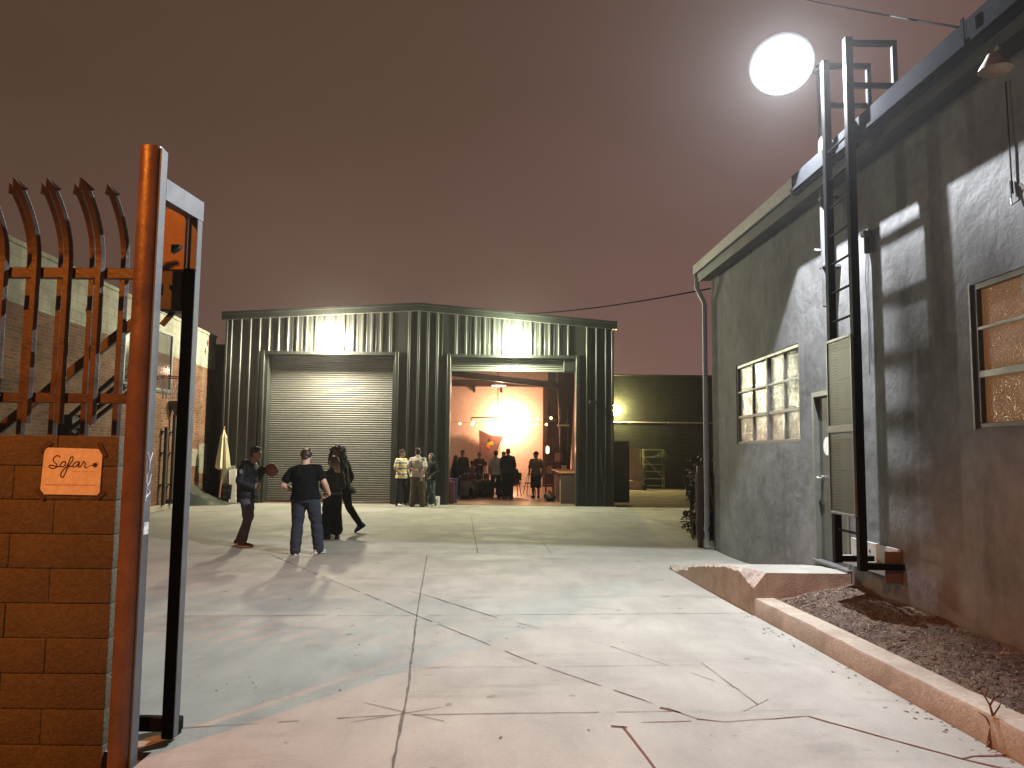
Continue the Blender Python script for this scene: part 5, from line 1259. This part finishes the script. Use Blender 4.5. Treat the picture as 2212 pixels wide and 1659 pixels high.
    if hs:
        mb = MB()
        if hs in ('short', 'balding', 'long', 'bob', 'tied'):
            up_ = .004 if hs == 'balding' else .05
            if hs == 'balding':
                for k in range(13):
                    a = pi + pi * k / 12; mb.ball(hd(.07 * cos(a), -.012 + .075 * sin(a) * 1.05, .018), (.026, .03, .062), 12, 8, HR)
                mb.ball(hd(0, .035, .10), (.05, .05, .028), 12, 8, HR); mb.ball(hd(.045, .0, .088), (.03, .06, .03), 12, 8, HR); mb.ball(hd(-.045, 0, .088), (.03, .06, .03), 12, 8, HR); mb.ball(hd(0, -.058, -.035), (.066, .05, .07), 12, 8, HR); mb.ball(hd(0, -.075, .02), (.06, .03, .045), 12, 8, HR)
            else:
                mb.ball(hd(0, -.02, up_), (.083, .098, .088), 20, 14, HR); mb.ball(hd(0, -.048, .0), (.075, .062, .075), 18, 12, HR)
                if hs == 'short':
                    for k in range(26): a = rh.uniform(0, 6.3); q = rh.uniform(.02, .07); mb.ball(hd(q * cos(a), -.01 + q * sin(a) * 1.2, .098 + rh.uniform(-.012, .014)), (.024, .024, .018), 8, 6, HR)
            if hs in ('long', 'bob'):
                L_ = .30 if hs == 'long' else .17
                for k in range(15):
                    a = pi * (.92 + 1.16 * k / 14); x, y = .074 * cos(a), -.015 + .085 * sin(a)
                    mb.cap_(hd(x, y, .02), .028, hd(x * 1.12, y * 1.25 - .015, -L_ + rh.uniform(-.03, .03)), .018, 8)
            if hs == 'tied': mb.ball(hd(0, -.11, .03), .045, 12, 8); mb.cap_(hd(0, -.13, .02), .03, hd(0, -.13, -.14), .012, 10)
        elif hs == 'curly':
            for k in range(260):
                d = V((rh.gauss(0, 1), rh.gauss(0, 1), rh.gauss(0, 1))).normalized(); q = rh.uniform(.75, 1.0)
                p = V((d.x * .175 * q, -.045 + d.y * .15 * q, .03 + d.z * .13 * q))
                if p.y > .035 and p.z < .085: continue
                mb.ball(hd(*p), rh.uniform(.018, .03), 8, 6)
            for k in range(240):
                a = pi * (.80 + 1.4 * rh.random()); z = -.34 * rh.random(); w_ = .15 + .05 * sin(min(1, -z / .3) * pi)
                p = V((w_ * cos(a), -.03 + w_ * sin(a) * .9, z))
                if p.y > .03: continue
                mb.ball(hd(*p), rh.uniform(.02, .034), 8, 6)
        elif hs == 'cap':
            mb.ball(hd(0, -.012, .055), (.084, .102, .085), 20, 14, HR); mb.cap_(hd(-.045, .10, .052), .012, hd(.045, .10, .052), .012, 10); mb.loft([(hd(0, .07, .055), HR @ V((1, 0, 0)), HR @ V((0, 0, 1)), .07, .009), (hd(0, .12, .05), HR @ V((1, 0, 0)), HR @ V((0, 0, 1)), .062, .008), (hd(0, .165, .042), HR @ V((1, 0, 0)), HR @ V((0, 0, 1)), .035, .006)], 14)
        link_mesh('cap' if hs == 'cap' else 'hair', remeshed(mb, vox * .8, 2, .006 if hs != 'cap' else 0, 24, (1, 1, .5 if hs in ('long', 'bob') else 1), sd, s), hm, t, True, 0, True)
    return t

black_c = cloth((.012, .012, .014)); black_h = surf('black hair', (.012, .010, .009), .5, sc=20, var=.4, stretch=(1, 1, .2)); brown_h = surf('brown hair', (.035, .02, .012), .5, sc=20, var=.4, stretch=(1, 1, .2))
soleW = cloth((.55, .53, .50), .6)
def blonde_tips():
    m, nt, p = nodes('brown hair with blonde ends'); L = nt.links.new
    tc = N(nt, 'ShaderNodeTexCoord'); q = N(nt, 'ShaderNodeSeparateXYZ'); L(tc.outputs['Object'], q.inputs[0])
    r = N(nt, 'ShaderNodeMapRange'); L(q.outputs['Z'], r.inputs[0]); r.inputs[1].default_value = 1.25; r.inputs[2].default_value = 1.50
    c = N(nt, 'ShaderNodeValToRGB'); c.color_ramp.elements[0].color = (.55, .42, .20, 1); c.color_ramp.elements[1].color = (.09, .048, .03, 1); L(r.outputs[0], c.inputs[0]); L(c.outputs[0], p.inputs['Base Color']); p.inputs['Roughness'].default_value = .5
    return m
# man with the ball
A_loc = (-4.86, 14.22, 0); A_h = 1.83
person(A_loc, radians(-90), A_h, dict(pel=(0, .06, .94), chest=(0, .06, 1.28), neck=(0, .10, 1.47), headfwd=.085, headyaw=radians(-8), headpitch=radians(-4),
    hipR=(.09, .05, .90), kneR=(.10, .11, .49), ankR=(.11, .05, .085), toeR=(.05, 1, 0), hipL=(-.09, .05, .90), kneL=(-.10, .07, .49), ankL=(-.12, -.10, .095), toeL=(-.1, 1, -.08),
    shR=(.18, .04, 1.41), elR=(.25, .0, 1.14), wrR=(.21, .21, 1.05), handR=((-.1, 1, -.1), (0, .1, 1), (-1, 0, 0), .7), shL=(-.18, .09, 1.42), elL=(-.25, .14, 1.18), wrL=(-.16, .275, 1.36), handL=((.25, .75, .62), (.9, -.3, 0), (.1, .6, -.8), .55)),
    dict(skin='tan', hair='short', hairm=black_h, girth=1.08, top=dict(m=cloth((.014, .015, .018), .6), ease=.04, hem=.10, hood=True, sleeve='long', patch='R', name='jacket', amp=.014), bottom=dict(m=cloth((.075, .07, .10)), ease=.012, wide=.006), shoe=cloth((.045, .028, .03), .6), sole=soleW),
    'man in a dark hooded jacket and grey trousers bouncing a basketball', vox=.009)
bx = A_loc[0] + .445 * A_h / 1.78; by = A_loc[1] + .10; bz = 1.335 * A_h / 1.78
m, nt_, p_ = nodes('basketball rubber'); p_.inputs['Base Color'].default_value = rgb((.24, .075, .05)); p_.inputs['Roughness'].default_value = .6
v_ = N(nt_, 'ShaderNodeTexVoronoi', Scale=140); b_ = N(nt_, 'ShaderNodeBump', Strength=.4, Distance=.004); tc_ = N(nt_, 'ShaderNodeTexCoord'); nt_.links.new(tc_.outputs['Object'], v_.inputs['Vector']); nt_.links.new(v_.outputs['Distance'], b_.inputs['Height']); nt_.links.new(b_.outputs[0], p_.inputs['Normal'])
mb = MB(); mb.ball((bx, by, bz), .121, 32, 20)
ball = mb.build('basketball', m, smooth=True); tag(ball, 'brown basketball held out in front of the man in the hooded jacket', 'basketball')
mb = MB()
for R_ in (Matrix.Rotation(.3, 3, 'X'), Matrix.Rotation(pi / 2, 3, 'X') @ Matrix.Rotation(.2, 3, 'Y'), Matrix.Rotation(pi / 2, 3, 'Y')): mb.tube([V((bx, by, bz)) + R_ @ V((.1205 * cos(2 * pi * k / 40), .1205 * sin(2 * pi * k / 40), 0)) for k in range(41)], .002, 5, cap=False)
mb.build('seam', black_c, ball)
# big man in black T-shirt, back view
person((-3.44, 13.2, 0), 0, 1.82, dict(pel=(-.03, 0, .95), chest=(-.055, .02, 1.29), neck=(-.06, .04, 1.47), headfwd=.05, headpitch=radians(-14), headyaw=radians(-10),
    hipR=(.075, 0, .91), kneR=(.15, .05, .50), ankR=(.19, .06, .10), toeR=(.5, 1, -.05), hipL=(-.135, 0, .91), kneL=(-.15, .0, .49), ankL=(-.155, -.06, .085), toeL=(-.25, 1, 0),
    shR=(.165, .0, 1.405), elR=(.285, -.05, 1.17), wrR=(.34, .08, .98), handR=((-.75, .35, -.5), (-.1, .8, .6), (-.3, .3, .8), .9), shL=(-.28, .02, 1.36), elL=(-.40, -.03, 1.13), wrL=(-.255, .20, 1.0), handL=((.8, .6, -.1), (0, 0, 1), (.6, -.7, 0), .6)),
    dict(skin='fair', hair='balding', hairm=brown_h, girth=1.26, face=True, top=dict(m=cloth((.0055, .006, .0075), .95, spec=.1), ease=.034, hem=.05, sleeve='short', sl=.58, amp=.013, name='shirt', flare=.012), bottom=dict(m=cloth((.022, .030, .042)), ease=.02, wide=.022), shoe=dict(L=cloth((.03, .02, .02), .6), R=cloth((.42, .42, .42), .6)), sole=soleW),
    'big man in a black T-shirt and dark jeans seen from behind, tugging his hem', vox=.009)
# blonde woman in leather jacket
person((-3.52, 15.42, 0), radians(28), 1.64, dict(headyaw=radians(48), headfwd=.02, chest=(0, 0, 1.29), hipR=(.085, 0, .93), kneR=(.095, .02, .50), ankR=(.115, .0, .085), toeR=(.5, 1, 0), kneL=(-.10, .02, .50), ankL=(-.10, .03, .085), toeL=(-1.1, .75, 0),
    shR=(.165, -.01, 1.41), elR=(.21, -.02, 1.14), wrR=(.10, .21, 1.08), shL=(-.165, -.01, 1.41), elL=(-.23, .0, 1.14), wrL=(-.12, .22, 1.08)),
    dict(skin='fair', hair='long', hairm=blonde_tips(), girth=.96, boot=True, top=dict(m=cloth((.010, .010, .013), .5, spec=.4), ease=.03, hem=.0, collar=True, name='jacket', amp=.016, nsc=9, band=cloth((.028, .026, .028), .4, spec=.6)), bottom=dict(m=black_c, ease=.03, wide=.045, len='crop'), shoe=cloth((.022, .015, .013), .5)),
    'woman with long blonde tipped hair in a black leather jacket, turned away', vox=.009)
# curly haired woman walking
person((-3.58, 16.6, 0), radians(88), 1.84, dict(pel=(0, 0, .95), chest=(0, .05, 1.29), neck=(0, .10, 1.48), headyaw=radians(62), headfwd=.05,
    hipR=(.085, -.02, .92), kneR=(.10, -.12, .52), ankR=(.10, -.36, .17), toeR=(.05, .8, -.55), hipL=(-.085, .02, .92), kneL=(-.10, .20, .51), ankL=(-.10, .24, .085), toeL=(-.1, 1, 0), elR=(.25, -.10, 1.14), wrR=(.24, .0, .93), elL=(-.24, .04, 1.14), wrL=(-.2, .22, 1.03)),
    dict(skin='brown', hair='curly', hairm=surf('dark curly hair', (.018, .012, .009), .55, sc=30, var=.5), girth=1.0, sockname=False, top=dict(m=cloth((.014, .015, .020)), ease=.035, hem=.17, flare=.05, back=.10, name='coat', amp=.016), bottom=dict(m=black_c, ease=.012, wide=.006), shoe=dict(R=cloth((.05, .13, .36), .8), L=black_c), sole=black_c),
    'woman with big curly dark hair and a bright blue shoe striding left', vox=.009)
# three people at the foot of the wall
def stripes():
    m, nt, p = nodes('striped shirt'); L = nt.links.new
    tc = N(nt, 'ShaderNodeTexCoord'); s = N(nt, 'ShaderNodeSeparateXYZ'); L(tc.outputs['Object'], s.inputs[0])
    d = N(nt, 'ShaderNodeMath', operation='DIVIDE'); L(s.outputs['Z'], d.inputs[0]); d.inputs[1].default_value = .175
    f = N(nt, 'ShaderNodeMath', operation='FRACT'); L(d.outputs[0], f.inputs[0])
    r = N(nt, 'ShaderNodeValToRGB'); r.color_ramp.interpolation = 'CONSTANT'; e = r.color_ramp.elements
    e[0].position = 0; e[0].color = (.60, .58, .50, 1); e[1].position = .2; e[1].color = (.62, .40, .06, 1)
    for q, c in ((.45, (.60, .58, .50, 1)), (.66, (.05, .13, .22, 1)), (.9, (.60, .58, .50, 1))): e.new(q).color = c
    L(f.outputs[0], r.inputs[0]); L(r.outputs[0], p.inputs['Base Color']); p.inputs['Roughness'].default_value = .85
    return m
person((-3.52, 25.0, 0), radians(-126), 1.81, dict(headyaw=radians(28), kneR=(.16, .03, .50), ankR=(.20, .05, .085), kneL=(-.17, .0, .5), ankL=(-.25, -.04, .085), elR=(.27, .0, 1.15), wrR=(.16, .17, .98), elL=(-.25, .02, 1.14), wrL=(-.17, .18, .97)),
    dict(skin='tan', hair='short', hairm=brown_h, girth=1.04, top=dict(m=stripes(), ease=.035, hem=.10, sleeve='short', sl=.75, flare=.02), bottom=dict(m=cloth((.012, .013, .018)), ease=.018, wide=.01), shoe=soleW, sole=soleW),
    'man in a yellow, white and blue striped T-shirt by the wall', 'people chatting at the foot of the warehouse wall')
person((-2.95, 24.55, 0), radians(-6), 1.86, dict(headyaw=radians(10), kneR=(.13, .02, .5), ankR=(.17, .0, .085), toeR=(.9, 1, 0), kneL=(-.12, .02, .5), ankL=(-.15, -.0, .085), toeL=(-.8, 1, 0),
    shR=(.20, -.02, 1.42), elR=(.27, -.16, 1.16), wrR=(.18, -.17, .92), handR=((-.2, -.05, -1), (-.8, -.3, 0), (0, 1, 0), .5), elL=(-.27, -.15, 1.18), wrL=(-.02, -.19, 1.09), handL=((1, -.05, -.1), (0, 0, 1), (0, 1, 0), .5)),
    dict(skin='light', hair='short', hairm=black_h, girth=1.08, top=dict(m=cloth((.46, .42, .40)), ease=.035, hem=.06, sleeve='short', sl=.8, flare=.015, collar=True), bottom=dict(m=cloth((.085, .065, .045)), ease=.025, wide=.022), shoe=black_c, sole=soleW),
    'man in a loose white shirt and brown trousers with hands behind his back', 'people chatting at the foot of the warehouse wall')
person((-2.58, 25.08, 0), radians(140), 1.70, dict(headyaw=radians(12), kneR=(.12, .04, .5), ankR=(.15, .06, .085), kneL=(-.11, .03, .5), ankL=(-.20, .0, .085), elR=(.25, -.05, 1.14), wrR=(.17, .13, .98), elL=(-.25, -.05, 1.14), wrL=(-.17, .13, .98)),
    dict(skin='light', hair='long', hairm=black_h, girth=.98, top=dict(m=cloth((.013, .013, .014)), ease=.035, hem=.10, name='jacket', flare=.02), bottom=dict(m=cloth((.075, .10, .12)), ease=.012, wide=.004), shoe=cloth((.40, .36, .24), .7), sole=soleW),
    'woman in a dark jacket and blue jeans standing nearest the open door', 'people chatting at the foot of the warehouse wall')

# people inside the warehouse
FZ = .012; GI = 'people inside the warehouse'
dark = lambda r=.013, g=.011, b=.012: cloth((r, g, b))
person((-.58, 29.4, FZ), radians(5), 1.80, {}, dict(skin='tan', hair='short', hairm=black_h, top=dict(m=cloth((.40, .39, .40)), ease=.03, hem=.10, sleeve='short', sl=.8), bottom=dict(m=cloth((.018, .024, .04)), ease=.012), shoe=dark(), sole=soleW), 'man in a pale grey T-shirt and jeans standing in the doorway, back turned', GI)
person((-.12, 29.25, FZ), radians(-8), 1.88, dict(elR=(.22, .05, 1.14), wrR=(.12, .2, 1.02), elL=(-.22, .05, 1.14), wrL=(-.12, .2, 1.02)), dict(skin='brown', hair='short', hairm=black_h, girth=1.12, top=dict(m=dark(), ease=.045, hem=.16, hood=True, name='jacket'), bottom=dict(m=dark(), ease=.02, wide=.02), shoe=soleW, sole=soleW), 'tall broad man in a black hooded coat and white shoes in the doorway', GI)
person((-.30, 31.4, FZ), radians(150), 1.76, {}, dict(skin='brown', hair='short', hairm=black_h, top=dict(m=dark(.03, .02, .02), ease=.03), bottom=dict(m=dark()), shoe=dark()), 'dark clothed person half hidden just left of the tall man', GI)
person((-.68, 34.2, FZ), radians(170), 1.62, {}, dict(skin='tan', hair=None, hairm=black_h, top=dict(m=dark(.05, .015, .015), ease=.03), bottom=dict(m=dark()), shoe=dark()), 'shaven headed person facing out between the two men in the doorway', GI)
person((.95, 29.7, FZ), radians(14), 1.78, dict(headyaw=radians(50), kneR=(.11, .05, .5), ankR=(.12, .04, .085), kneL=(-.11, -.02, .5), ankL=(-.12, -.12, .095), elL=(-.26, -.04, 1.13), wrL=(-.27, .02, .88)), dict(skin='brown', hair='cap', hairm=dark(), top=dict(m=cloth((.15, .11, .08)), ease=.035, hem=.12, sleeve='short', sl=.85, flare=.015), bottom=dict(m=dark(.02, .018, .018), ease=.03, wide=.03, len='short'), shoe=dark()), 'man in a cap, brown T-shirt and shorts walking inside the doorway', GI)
person((-2.25, 31.6, FZ), radians(-60), 1.60, dict(headyaw=radians(-10)), dict(skin='light', hair='long', hairm=brown_h, girth=.95, top=dict(m=dark(), ease=.03, hem=.08, name='jacket'), bottom=dict(m=dark()), shoe=dark()), 'long haired woman in black beside the tall dark haired man at left', GI)
person((-2.02, 32.1, FZ), radians(-160), 1.80, dict(headyaw=radians(-30)), dict(skin='tan', hair='short', hairm=black_h, top=dict(m=dark(), ease=.035, hem=.1, name='jacket'), bottom=dict(m=dark()), shoe=dark()), 'tall dark haired man in black standing behind the seated crowd at left', GI)
person((-1.38, 33.6, FZ), radians(-170), 1.72, dict(headpitch=radians(-20), elR=(.24, .05, 1.2), wrR=(.10, .24, 1.22), elL=(-.24, .05, 1.2), wrL=(-.10, .24, 1.22)), dict(skin='tan', hair='short', hairm=black_h, top=dict(m=dark(.05, .02, .02), ease=.03), bottom=dict(m=dark()), shoe=dark()), 'person standing behind the camera tripod under the wall shield', GI)
SITC = dict(pel=(0, 0, .55), chest=(0, .05, .90), neck=(0, .07, 1.09), hipR=(.09, .02, .52), kneR=(.13, .42, .50), ankR=(.13, .40, .085), shR=(.185, .06, 1.03), elR=(.23, .12, .76), wrR=(.12, .36, .66))
for k in ('hip', 'kne', 'ank', 'sh', 'el', 'wr'): SITC[k + 'L'] = mir(SITC[k + 'R'])
person((-1.75, 33.6, FZ), radians(-70), 1.76, dict(SITC), dict(skin='tan', hair='short', hairm=black_h, top=dict(m=cloth((.14, .05, .04)), ease=.03), bottom=dict(m=dark()), shoe=dark()), 'man in a maroon shirt sitting higher than the floor crowd', GI)
person((.18, 30.95, FZ), radians(60), 1.74, dict(SITC), dict(skin='light', hair='short', hairm=surf('grey hair', (.22, .19, .16), .6, sc=20), girth=1.08, top=dict(m=dark(), ease=.04, hem=.1, name='jacket'), bottom=dict(m=dark()), shoe=dark()), 'grey haired person in a dark jacket seated right of the tall man', GI)
SITF = dict(pel=(0, 0, .14), chest=(0, .10, .46), neck=(0, .17, .64), headfwd=.05, hipR=(.09, .04, .13), kneR=(.20, .34, .42), ankR=(.13, .52, .09), shR=(.18, .13, .58), elR=(.25, .25, .38), wrR=(.12, .44, .40))
for k in ('hip', 'kne', 'ank', 'sh', 'el', 'wr'): SITF[k + 'L'] = mir(SITF[k + 'R'])
for i, (x, y, rz, col, sk, hair, hm, lb) in enumerate((
    (-1.72, 28.75, -25, (.16, .17, .19), 'light', 'bob', brown_h, 'person in a washed grey denim jacket sitting on the floor near the blue bin'),
    (-1.42, 29.7, -10, (.05, .045, .05), 'tan', 'short', black_h, 'person in black sitting on the floor just behind the denim jacket'),
    (-1.22, 30.6, 15, (.09, .07, .035), 'brown', 'tied', black_h, 'person in dark olive with tied hair sitting among the floor crowd'),
    (-.93, 30.9, 170, (.20, .09, .045), 'tan', 'bob', brown_h, 'person in rust brown sitting on the floor facing out of the doorway'),
    (-.92, 29.95, 20, (.014, .012, .013), 'tan', 'short', black_h, 'person in black sitting on the floor left of the man in grey'),
    (-1.95, 30.3, -40, (.12, .04, .045), 'light', 'long', brown_h, 'person in a dusty red top sitting on the floor behind the blue bin'),
    (-.42, 30.4, -15, (.012, .012, .016), 'brown', 'short', black_h, 'dark clothed person sitting on the floor behind the legs of the doorway pair'),
    (-2.28, 32.6, 180, (.20, .13, .10), 'light', 'bob', brown_h, 'person in a tan top crouched at the left edge of the open doorway'))):
    P = dict(SITF)
    if i == 7: P = dict(SITC)
    person((x, y, FZ), radians(rz), 1.74, P, dict(skin=sk, hair=hair, hairm=hm, top=dict(m=cloth(col), ease=.035, hem=.04), bottom=dict(m=dark(.016, .015, .02), ease=.02), shoe=dark()), lb, GI, vox=.013)
bnc = MB(); bnc.box((-2.5, 32.45, .44), (-2.05, 32.8, .5), .01)
for a in (-2.46, -2.12):
    for b in (32.5, 32.75): bnc.box((a, b - .03, .012), (a + .04, b + .01, .439))
tag(bnc.build('stool', K['plyd']), 'low dark stool behind the left door jamb', 'stool')

# ------------------------------------------------------------------ night mist, added to spread a glow around the lamps
HZ = MB(); HZ.box((-40, -14, -1.1), (32, 55, 16))
m = bpy.data.materials.new('mist'); m.use_nodes = True; nt = m.node_tree; nt.nodes.remove(nt.nodes['Principled BSDF'])
pv = N(nt, 'ShaderNodeVolumePrincipled'); pv.inputs['Color'].default_value = (.9, .9, .92, 1); pv.inputs['Density'].default_value = .0006; pv.inputs['Anisotropy'].default_value = .82
nt.links.new(pv.outputs[0], nt.nodes['Material Output'].inputs['Volume'])
tag(HZ.build('haze', m), kind='stuff')
